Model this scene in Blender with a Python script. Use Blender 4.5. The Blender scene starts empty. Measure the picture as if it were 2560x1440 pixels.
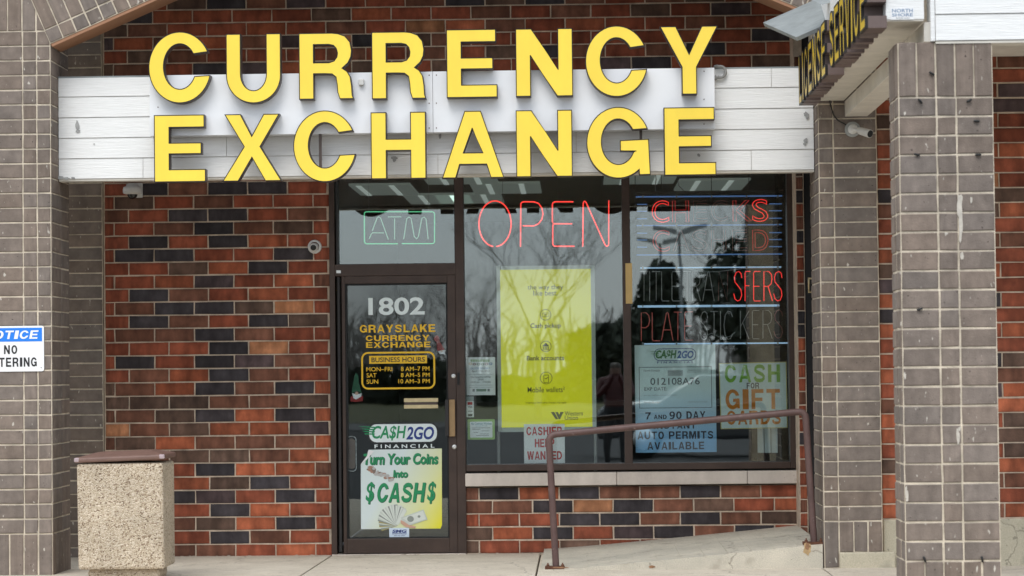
import bpy, bmesh, math, random
from mathutils import Vector, Matrix
from mathutils.geometry import tessellate_polygon
R = math.radians
rnd = random.Random(7)
sc = bpy.context.scene
COL = sc.collection

# ------------------------------------------------------------------ camera
F = 6200.0; D = 18.845; H = 1.387
_dY = Vector((157, 205, F)).normalized()
_r = 0.0108
_dn = Vector((_r, 1.0, -(205 + 157 * _r) / F)).normalized()
_Z = -_dn
_X = _dY.cross(_Z)
CAM = Vector((0, -D, H))
def ray(px, py):
    c = Vector((px - 1280, py - 720, F))
    return Vector((c.dot(_X), c.dot(_dY), c.dot(_Z)))
def at(px, py, Y=0.0):
    d = ray(px, py); return CAM + d * ((Y - CAM.y) / d.y)
def atx(px, py, X):
    d = ray(px, py); return CAM + d * ((X - CAM.x) / d.x)
def atz(px, py, Z):
    d = ray(px, py); return CAM + d * ((Z - CAM.z) / d.z)
cam = bpy.data.cameras.new('camera'); camo = bpy.data.objects.new('camera', cam); COL.objects.link(camo)
cam.sensor_width = 36; cam.lens = F / 2560 * 36; cam.clip_end = 2000; cam.clip_start = 0.05
cam.dof.use_dof = True; cam.dof.focus_distance = 17.2; cam.dof.aperture_fstop = 3.6
m = Matrix.Identity(4)
right = Vector((_X.x, _dY.x, _Z.x)); down = Vector((_X.y, _dY.y, _Z.y)); fwd = Vector((_X.z, _dY.z, _Z.z))
for i in range(3):
    m[i][0] = right[i]; m[i][1] = -down[i]; m[i][2] = -fwd[i]; m[i][3] = CAM[i]
camo.matrix_world = m
sc.camera = camo

# ------------------------------------------------------------------ world, sun, exposure
SUN_EL, SUN_AZ = 52, 196          # azimuth clockwise from +Y; the sun stands behind the camera, a little to the left
w = bpy.data.worlds.new('World'); sc.world = w; w.use_nodes = True
nt = w.node_tree; nt.nodes.clear()
o = nt.nodes.new('ShaderNodeOutputWorld'); bg = nt.nodes.new('ShaderNodeBackground')
sky = nt.nodes.new('ShaderNodeTexSky'); sky.sky_type = 'NISHITA'; sky.sun_disc = False
sky.sun_elevation = R(SUN_EL); sky.sun_rotation = R(SUN_AZ)
mx = nt.nodes.new('ShaderNodeMix'); mx.data_type = 'RGBA'; mx.inputs[0].default_value = 0.82
tc = nt.nodes.new('ShaderNodeTexCoord'); nz = nt.nodes.new('ShaderNodeTexNoise'); nz.inputs['Scale'].default_value = 2.2; nz.inputs['Detail'].default_value = 5
cr = nt.nodes.new('ShaderNodeValToRGB')
cr.color_ramp.elements[0].position = 0.3; cr.color_ramp.elements[0].color = (7.6, 8.2, 8.9, 1)
cr.color_ramp.elements[1].position = 0.7; cr.color_ramp.elements[1].color = (9.2, 9.8, 10.5, 1)
nt.links.new(tc.outputs['Generated'], nz.inputs['Vector']); nt.links.new(nz.outputs['Fac'], cr.inputs['Fac'])
sx = nt.nodes.new('ShaderNodeSeparateXYZ'); nt.links.new(tc.outputs['Generated'], sx.inputs[0])   # overcast: three times brighter overhead than at the horizon
gr = nt.nodes.new('ShaderNodeMapRange'); gr.inputs['From Min'].default_value = 0; gr.inputs['From Max'].default_value = 1; gr.inputs['To Min'].default_value = .74; gr.inputs['To Max'].default_value = 1.6
nt.links.new(sx.outputs['Z'], gr.inputs['Value'])
mg = nt.nodes.new('ShaderNodeMix'); mg.data_type = 'RGBA'; mg.blend_type = 'MULTIPLY'; mg.inputs[0].default_value = 1
nt.links.new(cr.outputs[0], mg.inputs[6]); nt.links.new(gr.outputs[0], mg.inputs[7])
nt.links.new(sky.outputs[0], mx.inputs[6]); nt.links.new(mg.outputs[2], mx.inputs[7])
nt.links.new(mx.outputs[2], bg.inputs['Color']); bg.inputs['Strength'].default_value = 0.13
nt.links.new(bg.outputs[0], o.inputs['Surface'])
sl = bpy.data.lights.new('sun', 'SUN'); sl.energy = 1.2; sl.angle = R(28); sl.color = (1, .965, .92)
so = bpy.data.objects.new('sun', sl); COL.objects.link(so)
_e, _a = R(SUN_EL), R(SUN_AZ)
_tosun = Vector((math.sin(_a) * math.cos(_e), math.cos(_a) * math.cos(_e), math.sin(_e)))
so.rotation_euler = _tosun.to_track_quat('Z', 'Y').to_euler(); so.location = (0, -30, 40)
sc.view_settings.view_transform = 'Standard'; sc.view_settings.look = 'None'
sc.view_settings.exposure = 0.36; sc.view_settings.gamma = 1
sc.render.engine = 'CYCLES'
sc.cycles.use_denoising = True
sc.cycles.max_bounces = 8; sc.cycles.transparent_max_bounces = 12
sc.cycles.sample_clamp_indirect = 6

# ------------------------------------------------------------------ materials
def srgb(r, g, b):
    f = lambda c: (c / 255 / 12.92) if c / 255 <= .04045 else ((c / 255 + .055) / 1.055) ** 2.4
    return (f(r), f(g), f(b))
def mat(name, col, rough=.6, var=.12, scale=6.0, bump=0.0, bscale=80.0, metal=0.0, spec=.4, stretch=(1, 1, 1), coat=0, spots=None):
    M = bpy.data.materials.new(name); M.use_nodes = True; n = M.node_tree; L = n.links
    p = n.nodes['Principled BSDF']; p.inputs['Roughness'].default_value = rough; p.inputs['Metallic'].default_value = metal
    p.inputs['Specular IOR Level'].default_value = spec
    if coat: p.inputs['Coat Weight'].default_value = coat
    t = n.nodes.new('ShaderNodeTexCoord'); mp = n.nodes.new('ShaderNodeMapping'); mp.inputs['Scale'].default_value = stretch
    L.new(t.outputs['Object'], mp.inputs['Vector'])
    if var:
        z = n.nodes.new('ShaderNodeTexNoise'); z.inputs['Scale'].default_value = scale; z.inputs['Detail'].default_value = 6; z.inputs['Roughness'].default_value = .65
        L.new(mp.outputs[0], z.inputs['Vector'])
        c = n.nodes.new('ShaderNodeValToRGB')
        c.color_ramp.elements[0].position = .3; c.color_ramp.elements[1].position = .7
        c.color_ramp.elements[0].color = tuple(max(0, x * (1 - var)) for x in col) + (1,)
        c.color_ramp.elements[1].color = tuple(min(1, x * (1 + var)) for x in col) + (1,)
        L.new(z.outputs['Fac'], c.inputs['Fac']); cur = c.outputs[0]
        if spots:
            sn = n.nodes.new('ShaderNodeTexNoise'); sn.inputs['Scale'].default_value = spots[0]; sn.inputs['Detail'].default_value = 5; sn.inputs['Roughness'].default_value = .7; L.new(t.outputs['Object'], sn.inputs['Vector'])
            sk_ = n.nodes.new('ShaderNodeMapRange'); sk_.inputs['From Min'].default_value = spots[1]; sk_.inputs['From Max'].default_value = spots[1] + .04; L.new(sn.outputs['Fac'], sk_.inputs['Value'])
            sm_ = n.nodes.new('ShaderNodeMix'); sm_.data_type = 'RGBA'; L.new(sk_.outputs[0], sm_.inputs[0]); L.new(cur, sm_.inputs[6]); sm_.inputs[7].default_value = spots[2] + (1,); cur = sm_.outputs[2]
        L.new(cur, p.inputs['Base Color'])
    else:
        p.inputs['Base Color'].default_value = tuple(col) + (1,)
    if bump:
        z2 = n.nodes.new('ShaderNodeTexNoise'); z2.inputs['Scale'].default_value = bscale; z2.inputs['Detail'].default_value = 4
        L.new(mp.outputs[0], z2.inputs['Vector'])
        b = n.nodes.new('ShaderNodeBump'); b.inputs['Strength'].default_value = bump; b.inputs['Distance'].default_value = .01
        L.new(z2.outputs['Fac'], b.inputs['Height']); L.new(b.outputs[0], p.inputs['Normal'])
    return M
def brickmat(name, specks):
    """fired brick: one colour per brick from the mesh, plus grain, pits, streaks and pale lime specks"""
    M = bpy.data.materials.new(name); M.use_nodes = True; n = M.node_tree; L = n.links
    p = n.nodes['Principled BSDF']; p.inputs['Roughness'].default_value = .85; p.inputs['Specular IOR Level'].default_value = .25
    a = n.nodes.new('ShaderNodeAttribute'); a.attribute_name = 'Col'
    t = n.nodes.new('ShaderNodeTexCoord')
    z = n.nodes.new('ShaderNodeTexNoise'); z.inputs['Scale'].default_value = 9; z.inputs['Detail'].default_value = 8; z.inputs['Roughness'].default_value = .7
    L.new(t.outputs['Object'], z.inputs['Vector'])
    mr = n.nodes.new('ShaderNodeMapRange'); mr.inputs['From Min'].default_value = .3; mr.inputs['From Max'].default_value = .7
    mr.inputs['To Min'].default_value = .78; mr.inputs['To Max'].default_value = 1.2
    L.new(z.outputs['Fac'], mr.inputs['Value'])
    mu = n.nodes.new('ShaderNodeMix'); mu.data_type = 'RGBA'; mu.blend_type = 'MULTIPLY'; mu.inputs[0].default_value = 1
    L.new(a.outputs['Color'], mu.inputs[6]); L.new(mr.outputs[0], mu.inputs[7])
    cur = mu.outputs[2]
    def speck(scale, thr, col, cur, stretch):
        mp = n.nodes.new('ShaderNodeMapping'); mp.inputs['Scale'].default_value = stretch; L.new(t.outputs['Object'], mp.inputs['Vector'])
        v = n.nodes.new('ShaderNodeTexNoise'); v.inputs['Scale'].default_value = scale; v.inputs['Detail'].default_value = 2
        L.new(mp.outputs[0], v.inputs['Vector'])
        k = n.nodes.new('ShaderNodeMapRange'); k.inputs['From Min'].default_value = thr; k.inputs['From Max'].default_value = thr + .05
        L.new(v.outputs['Fac'], k.inputs['Value'])
        q = n.nodes.new('ShaderNodeMix'); q.data_type = 'RGBA'; L.new(k.outputs[0], q.inputs[0]); L.new(cur, q.inputs[6]); q.inputs[7].default_value = col + (1,)
        return q.outputs[2]
    if specks:
        cur = speck(46, .70, (.52, .48, .42), cur, (1, 1, .38))
        cur = speck(60, .71, (.07, .055, .05), cur, (1, 1, 1))
    else:
        mp = n.nodes.new('ShaderNodeMapping'); mp.inputs['Scale'].default_value = (14, 14, 2.2); L.new(t.outputs['Object'], mp.inputs['Vector'])
        v = n.nodes.new('ShaderNodeTexNoise'); v.inputs['Scale'].default_value = 1; v.inputs['Detail'].default_value = 3; L.new(mp.outputs[0], v.inputs['Vector'])
        k = n.nodes.new('ShaderNodeMapRange'); k.inputs['From Min'].default_value = .35; k.inputs['From Max'].default_value = .65; k.inputs['To Min'].default_value = .86; k.inputs['To Max'].default_value = 1.14
        L.new(v.outputs['Fac'], k.inputs['Value'])
        q = n.nodes.new('ShaderNodeMix'); q.data_type = 'RGBA'; q.blend_type = 'MULTIPLY'; q.inputs[0].default_value = 1
        L.new(cur, q.inputs[6]); L.new(k.outputs[0], q.inputs[7]); cur = q.outputs[2]
    # every brick: its own firing bands, darker rim and a weathering streak
    bu = n.nodes.new('ShaderNodeAttribute'); bu.attribute_name = 'Buv'; sp = n.nodes.new('ShaderNodeSeparateXYZ'); L.new(bu.outputs['Vector'], sp.inputs[0])
    def mth(op, a, b_=None, c_=None):
        q_ = n.nodes.new('ShaderNodeMath'); q_.operation = op
        for i_, x_ in enumerate((a, b_, c_)):
            if x_ is None: continue
            if isinstance(x_, (int, float)): q_.inputs[i_].default_value = x_
            else: L.new(x_, q_.inputs[i_])
        return q_.outputs[0]
    cb = n.nodes.new('ShaderNodeCombineXYZ'); L.new(mth('MULTIPLY', sp.outputs['X'], 3.2), cb.inputs[0]); L.new(mth('MULTIPLY', sp.outputs['Z'], 91.0), cb.inputs[1]); L.new(mth('MULTIPLY', sp.outputs['Y'], .5), cb.inputs[2])
    bn = n.nodes.new('ShaderNodeTexNoise'); bn.inputs['Scale'].default_value = 1; bn.inputs['Detail'].default_value = 3; L.new(cb.outputs[0], bn.inputs['Vector'])
    bk = n.nodes.new('ShaderNodeMapRange'); bk.inputs['From Min'].default_value = .36; bk.inputs['From Max'].default_value = .64; bk.inputs['To Min'].default_value = .90 if specks else .76; bk.inputs['To Max'].default_value = 1.08 if specks else 1.24
    L.new(bn.outputs['Fac'], bk.inputs['Value'])
    ex = mth('MINIMUM', sp.outputs['X'], mth('SUBTRACT', 1.0, sp.outputs['X'])); ey = mth('MINIMUM', sp.outputs['Y'], mth('SUBTRACT', 1.0, sp.outputs['Y']))
    ed = mth('ADD', mth('MINIMUM', mth('MULTIPLY', ex, 3.0), ey), mth('MULTIPLY', mth('SUBTRACT', z.outputs['Fac'], .5), .35))
    ek = n.nodes.new('ShaderNodeMapRange'); ek.inputs['From Min'].default_value = 0; ek.inputs['From Max'].default_value = .28; ek.inputs['To Min'].default_value = .94 if specks else .84; ek.inputs['To Max'].default_value = 1.0; L.new(ed, ek.inputs['Value'])
    w_ = n.nodes.new('ShaderNodeMapping'); w_.inputs['Scale'].default_value = (5, 5, .55); L.new(t.outputs['Object'], w_.inputs['Vector'])
    wn = n.nodes.new('ShaderNodeTexNoise'); wn.inputs['Scale'].default_value = 1; wn.inputs['Detail'].default_value = 5; L.new(w_.outputs[0], wn.inputs['Vector'])
    wk = n.nodes.new('ShaderNodeMapRange'); wk.inputs['From Min'].default_value = .3; wk.inputs['From Max'].default_value = .7; wk.inputs['To Min'].default_value = .84; wk.inputs['To Max'].default_value = 1.12; L.new(wn.outputs['Fac'], wk.inputs['Value'])
    fin = n.nodes.new('ShaderNodeMix'); fin.data_type = 'RGBA'; fin.blend_type = 'MULTIPLY'; fin.inputs[0].default_value = 1
    L.new(cur, fin.inputs[6]); L.new(mth('MULTIPLY', mth('MULTIPLY', bk.outputs[0], ek.outputs[0]), wk.outputs[0]), fin.inputs[7]); cur = fin.outputs[2]
    L.new(cur, p.inputs['Base Color'])
    z2 = n.nodes.new('ShaderNodeTexNoise'); z2.inputs['Scale'].default_value = 120; z2.inputs['Detail'].default_value = 3; L.new(t.outputs['Object'], z2.inputs['Vector'])
    b = n.nodes.new('ShaderNodeBump'); b.inputs['Strength'].default_value = .35; b.inputs['Distance'].default_value = .006
    L.new(z2.outputs['Fac'], b.inputs['Height']); L.new(b.outputs[0], p.inputs['Normal'])
    return M
def emat(name, col, s):
    M = bpy.data.materials.new(name); M.use_nodes = True; n = M.node_tree; p = n.nodes['Principled BSDF']
    p.inputs['Base Color'].default_value = tuple(min(1, c) for c in col) + (1,)
    p.inputs['Emission Color'].default_value = tuple(col) + (1,); p.inputs['Emission Strength'].default_value = s
    return M
def glassmat(name, tint, base):
    M = bpy.data.materials.new(name); M.use_nodes = True; n = M.node_tree; L = n.links; n.nodes.remove(n.nodes['Principled BSDF'])
    out = n.nodes['Material Output']; tr = n.nodes.new('ShaderNodeBsdfTransparent'); tr.inputs[0].default_value = tint + (1,)
    gl = n.nodes.new('ShaderNodeBsdfGlossy'); gl.inputs['Roughness'].default_value = 0.0; gl.inputs['Color'].default_value = (.93, 1, 1, 1)
    t = n.nodes.new('ShaderNodeTexCoord'); z = n.nodes.new('ShaderNodeTexNoise'); z.inputs['Scale'].default_value = 2.6; z.inputs['Detail'].default_value = 1.5
    L.new(t.outputs['Object'], z.inputs['Vector'])
    b = n.nodes.new('ShaderNodeBump'); b.inputs['Strength'].default_value = .006; b.inputs['Distance'].default_value = .05
    L.new(z.outputs['Fac'], b.inputs['Height']); L.new(b.outputs[0], gl.inputs['Normal'])
    fr = n.nodes.new('ShaderNodeFresnel'); fr.inputs['IOR'].default_value = 1.5
    ad = n.nodes.new('ShaderNodeMath'); ad.operation = 'ADD'; ad.use_clamp = True; ad.inputs[1].default_value = base
    L.new(fr.outputs[0], ad.inputs[0]); ms = n.nodes.new('ShaderNodeMixShader')
    L.new(ad.outputs[0], ms.inputs[0]); L.new(tr.outputs[0], ms.inputs[1]); L.new(gl.outputs[0], ms.inputs[2]); L.new(ms.outputs[0], out.inputs['Surface'])
    return M
def pebblemat(name):
    M = bpy.data.materials.new(name); M.use_nodes = True; n = M.node_tree; L = n.links; p = n.nodes['Principled BSDF']; p.inputs['Roughness'].default_value = .8
    t = n.nodes.new('ShaderNodeTexCoord'); v = n.nodes.new('ShaderNodeTexVoronoi'); v.inputs['Scale'].default_value = 125; v.inputs['Randomness'].default_value = 1
    L.new(t.outputs['Object'], v.inputs['Vector'])
    c = n.nodes.new('ShaderNodeValToRGB'); c.color_ramp.interpolation = 'LINEAR'
    e = c.color_ramp.elements; e[0].position = 0; e[0].color = (.17, .115, .075, 1); e[1].position = 1; e[1].color = (.68, .58, .46, 1)
    for pos, cc in ((.09, (.28, .20, .13, 1)), (.2, (.47, .375, .265, 1)), (.6, (.54, .445, .325, 1))):
        k = e.new(pos); k.color = cc
    sp = n.nodes.new('ShaderNodeSeparateColor'); L.new(v.outputs['Color'], sp.inputs[0]); L.new(sp.outputs[0], c.inputs['Fac'])
    z = n.nodes.new('ShaderNodeTexNoise'); z.inputs['Scale'].default_value = 4; z.inputs['Detail'].default_value = 6; L.new(t.outputs['Object'], z.inputs['Vector'])
    k = n.nodes.new('ShaderNodeMapRange'); k.inputs['From Min'].default_value = .3; k.inputs['From Max'].default_value = .7; k.inputs['To Min'].default_value = .85; k.inputs['To Max'].default_value = 1.1
    L.new(z.outputs['Fac'], k.inputs['Value'])
    q = n.nodes.new('ShaderNodeMix'); q.data_type = 'RGBA'; q.blend_type = 'MULTIPLY'; q.inputs[0].default_value = 1; L.new(c.outputs[0], q.inputs[6]); L.new(k.outputs[0], q.inputs[7])
    L.new(q.outputs[2], p.inputs['Base Color'])
    b = n.nodes.new('ShaderNodeBump'); b.inputs['Strength'].default_value = .8; b.inputs['Distance'].default_value = .01; b.invert = True
    L.new(v.outputs['Distance'], b.inputs['Height']); L.new(b.outputs[0], p.inputs['Normal'])
    return M
def concretemat(name, c0, c1, stain):
    M = bpy.data.materials.new(name); M.use_nodes = True; n = M.node_tree; L = n.links; p = n.nodes['Principled BSDF']; p.inputs['Roughness'].default_value = .9; p.inputs['Specular IOR Level'].default_value = .2
    t = n.nodes.new('ShaderNodeTexCoord')
    z = n.nodes.new('ShaderNodeTexNoise'); z.inputs['Scale'].default_value = 2.5; z.inputs['Detail'].default_value = 9; z.inputs['Roughness'].default_value = .7; L.new(t.outputs['Object'], z.inputs['Vector'])
    c = n.nodes.new('ShaderNodeValToRGB'); c.color_ramp.elements[0].position = .32; c.color_ramp.elements[1].position = .68
    c.color_ramp.elements[0].color = c0 + (1,); c.color_ramp.elements[1].color = c1 + (1,); L.new(z.outputs['Fac'], c.inputs['Fac'])
    g = n.nodes.new('ShaderNodeTexNoise'); g.inputs['Scale'].default_value = 160; g.inputs['Detail'].default_value = 2; L.new(t.outputs['Object'], g.inputs['Vector'])
    k = n.nodes.new('ShaderNodeMapRange'); k.inputs['From Min'].default_value = .3; k.inputs['From Max'].default_value = .7; k.inputs['To Min'].default_value = .82; k.inputs['To Max'].default_value = 1.15; L.new(g.outputs['Fac'], k.inputs['Value'])
    q = n.nodes.new('ShaderNodeMix'); q.data_type = 'RGBA'; q.blend_type = 'MULTIPLY'; q.inputs[0].default_value = 1; L.new(c.outputs[0], q.inputs[6]); L.new(k.outputs[0], q.inputs[7])
    s = n.nodes.new('ShaderNodeTexNoise'); s.inputs['Scale'].default_value = 7; s.inputs['Detail'].default_value = 4; L.new(t.outputs['Object'], s.inputs['Vector'])
    k2 = n.nodes.new('ShaderNodeMapRange'); k2.inputs['From Min'].default_value = .58; k2.inputs['From Max'].default_value = .72; k2.inputs['To Max'].default_value = .7; L.new(s.outputs['Fac'], k2.inputs['Value'])
    q2 = n.nodes.new('ShaderNodeMix'); q2.data_type = 'RGBA'; L.new(k2.outputs[0], q2.inputs[0]); L.new(q.outputs[2], q2.inputs[6]); q2.inputs[7].default_value = stain + (1,)
    gm = n.nodes.new('ShaderNodeTexNoise'); gm.inputs['Scale'].default_value = 26; gm.inputs['Detail'].default_value = 1; L.new(t.outputs['Object'], gm.inputs['Vector'])   # old gum and drips
    gk = n.nodes.new('ShaderNodeMapRange'); gk.inputs['From Min'].default_value = .70; gk.inputs['From Max'].default_value = .73; gk.inputs['To Max'].default_value = .6; L.new(gm.outputs['Fac'], gk.inputs['Value'])
    q3 = n.nodes.new('ShaderNodeMix'); q3.data_type = 'RGBA'; L.new(gk.outputs[0], q3.inputs[0]); L.new(q2.outputs[2], q3.inputs[6]); q3.inputs[7].default_value = tuple(x * .55 for x in stain) + (1,)
    ck_ = n.nodes.new('ShaderNodeTexVoronoi'); ck_.feature = 'DISTANCE_TO_EDGE'; ck_.inputs['Scale'].default_value = .55     # hairline cracks
    wv = n.nodes.new('ShaderNodeMix'); wv.data_type = 'RGBA'; wv.blend_type = 'ADD'; wv.inputs[0].default_value = .16; L.new(t.outputs['Object'], wv.inputs[6]); L.new(s.outputs['Color'], wv.inputs[7]); L.new(wv.outputs[2], ck_.inputs['Vector'])
    cm = n.nodes.new('ShaderNodeMapRange'); cm.inputs['From Min'].default_value = .0; cm.inputs['From Max'].default_value = .004; cm.inputs['To Min'].default_value = .55; cm.inputs['To Max'].default_value = 0; L.new(ck_.outputs['Distance'], cm.inputs['Value'])
    q4 = n.nodes.new('ShaderNodeMix'); q4.data_type = 'RGBA'; L.new(cm.outputs[0], q4.inputs[0]); L.new(q3.outputs[2], q4.inputs[6]); q4.inputs[7].default_value = (.12, .10, .08, 1)
    L.new(q4.outputs[2], p.inputs['Base Color'])
    b = n.nodes.new('ShaderNodeBump'); b.inputs['Strength'].default_value = .3; b.inputs['Distance'].default_value = .006; L.new(g.outputs['Fac'], b.inputs['Height']); L.new(b.outputs[0], p.inputs['Normal'])
    return M

RED, TAUPE = brickmat('red_brick', False), brickmat('taupe_brick', True)
MORT = mat('mortar', (.58, .505, .40), .95, .34, 8, .5, 90, spec=.1)
MORTR = mat('mortar_red_wall', (.54, .435, .335), .95, .32, 9, .5, 90, spec=.1)
WHITE = mat('white_siding', (.79, .787, .768), .55, .05, 5, .35, 9, stretch=(1.2, 6, 22))
PANEL = mat('panel_white', (.80, .81, .825), .4, .03, 3)
CREAM = mat('cream_trim', (.60, .565, .50), .65, .12, 5, .15, 30)
GREYB = mat('grey_board', (.25, .27, .27), .7, .18, 4, .2, 20, stretch=(1, 4, 4))
SOFFIT = mat('brown_soffit', (.33, .17, .095), .6, .08, 3, .1, 20)
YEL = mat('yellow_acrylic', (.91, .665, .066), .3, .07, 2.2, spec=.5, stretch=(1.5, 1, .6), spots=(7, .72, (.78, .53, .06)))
YELD = mat('yellow_acrylic_shaded', (.66, .45, .03), .35, .08, 4)  # darker copy for the side sign: shade on its faces put into the colour
TRIM = mat('black_trim', (.012, .010, .010), .45, .1, 8)
RET = mat('bronze_return', (.085, .06, .05), .45, .15, 6)
RETG = mat('brown_return', (.14, .10, .09), .5, .12, 6)
BRONZE = mat('bronze_frame', (.054, .034, .026), .42, .25, 5, .06, 60, metal=.15, spots=(16, .68, (.10, .075, .06)))
BRONZED = mat('dark_bronze_frame', (.022, .020, .020), .45, .2, 5)
GASKET = mat('gasket', (.008, .008, .008), .6, 0)
DGLASS = glassmat('door_glass', (.965, .985, .985), .03)
GLASS = glassmat('window_glass', (.965, .99, .985), .085)
RAIL = mat('handrail_paint', (.098, .056, .050), .5, .22, 9, .15, 60, spots=(28, .64, (.20, .15, .135)))
RUST = mat('rust', (.11, .045, .025), .9, .4, 40, .5, 120)
SILL = mat('limestone', (.58, .51, .445), .85, .2, 3.5, .25, 60, stretch=(1, 1, .5), spots=(9, .66, (.40, .34, .28)))
CONC = concretemat('sidewalk_concrete', (.50, .44, .355), (.62, .555, .455), (.42, .36, .29))
RAMPC = concretemat('ramp_concrete', (.42, .39, .325), (.58, .53, .435), (.36, .32, .26))
BASEC = concretemat('base_concrete', (.43, .39, .295), (.57, .51, .39), (.34, .31, .24))
ASPH = concretemat('asphalt', (.045, .045, .046), (.07, .07, .07), (.04, .04, .04))
PEB = pebblemat('exposed_aggregate')
LID = mat('lid_plastic', (.16, .092, .072), .5, .15, 10, .08, 90, spots=(24, .68, (.28, .21, .19)))
SCUFF = mat('scuffed_lid', (.38, .30, .31), .8, .2, 20)
WPL = mat('white_plastic', (.62, .61, .58), .4, .06, 8)
GPL = mat('grey_plastic', (.30, .31, .30), .5, .1, 8)
BLK = mat('black_plastic', (.012, .012, .012), .3, 0)
SMOKE = mat('smoked_dome', (.01, .01, .01), .08, 0, spec=.6)
BRASS = mat('brass', (.58, .47, .27), .35, .15, 20, metal=.6)
STEEL = mat('steel', (.62, .62, .60), .3, .1, 20, metal=.7)
TANP = mat('tan_strip', (.58, .40, .16), .6, .1, 8)
def ink(name, c, r=.5): return mat(name, c, r, .04, 20)
PAPER = ink('paper_white', (.84, .87, .87)); PAPW = ink('paper_bright', (.80, .80, .80))
K = ink('ink_black', (.02, .02, .022)); GRY = ink('ink_grey', (.25, .27, .28))
BLU = ink('ink_blue', (.015, .20, .75)); NAVY = ink('ink_navy', (.02, .045, .22)); REDI = ink('ink_red', (.55, .035, .03))
GRN = ink('ink_green', (.015, .26, .10)); GRND = ink('ink_dark_green', (.01, .10, .05)); LIME = ink('ink_lime', (.19, .45, .01)); ORA = ink('ink_orange', (.66, .22, .005))
GOLD = ink('vinyl_gold', (.82, .50, .02)); VWH = ink('vinyl_white', (.72, .80, .80)); YP = emat('poster_yellow_glow', (.76, .74, .004), .21); PALEB = ink('poster_pale_blue', (.22, .46, .68)); PALET = ink('poster_teal', (.72, .85, .83))  # yellow poster: weak glow put into the sheet to brighten it, no lamp behind
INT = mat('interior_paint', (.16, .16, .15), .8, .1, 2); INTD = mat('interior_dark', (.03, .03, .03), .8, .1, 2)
TROF = emat('lit_troffer', (.40, .47, .43), .15); TUBE = emat('fluorescent_tube', (.80, .90, .85), .26)
NRED = emat('neon_red', (1, .05, .04), 1.25); NREDD = emat('neon_red_dim', (.6, .04, .035), .36); NGRN = emat('neon_green', (.16, .70, .36), .48); NBLU = emat('neon_blue', (.12, .27, .62), .27); NPALE = emat('neon_pale_blue', (.36, .56, .78), .48); NRED2 = emat('neon_red_worn', (1, .04, .035), .85); NPINK = emat('neon_failing', (.55, .12, .10), .17)
NOFF = mat('unlit_tube', (.55, .54, .53), .2, .05, 10); NOFFR = mat('unlit_red_tube', (.52, .22, .20), .25, .05, 10)
BARK = mat('bark', (.23, .21, .19), .9, .3, 8); LEAF = mat('evergreen', (.055, .065, .045), .8, .4, 3); GRASS = mat('grass', (.085, .085, .035), .9, .3, 2)

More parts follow.
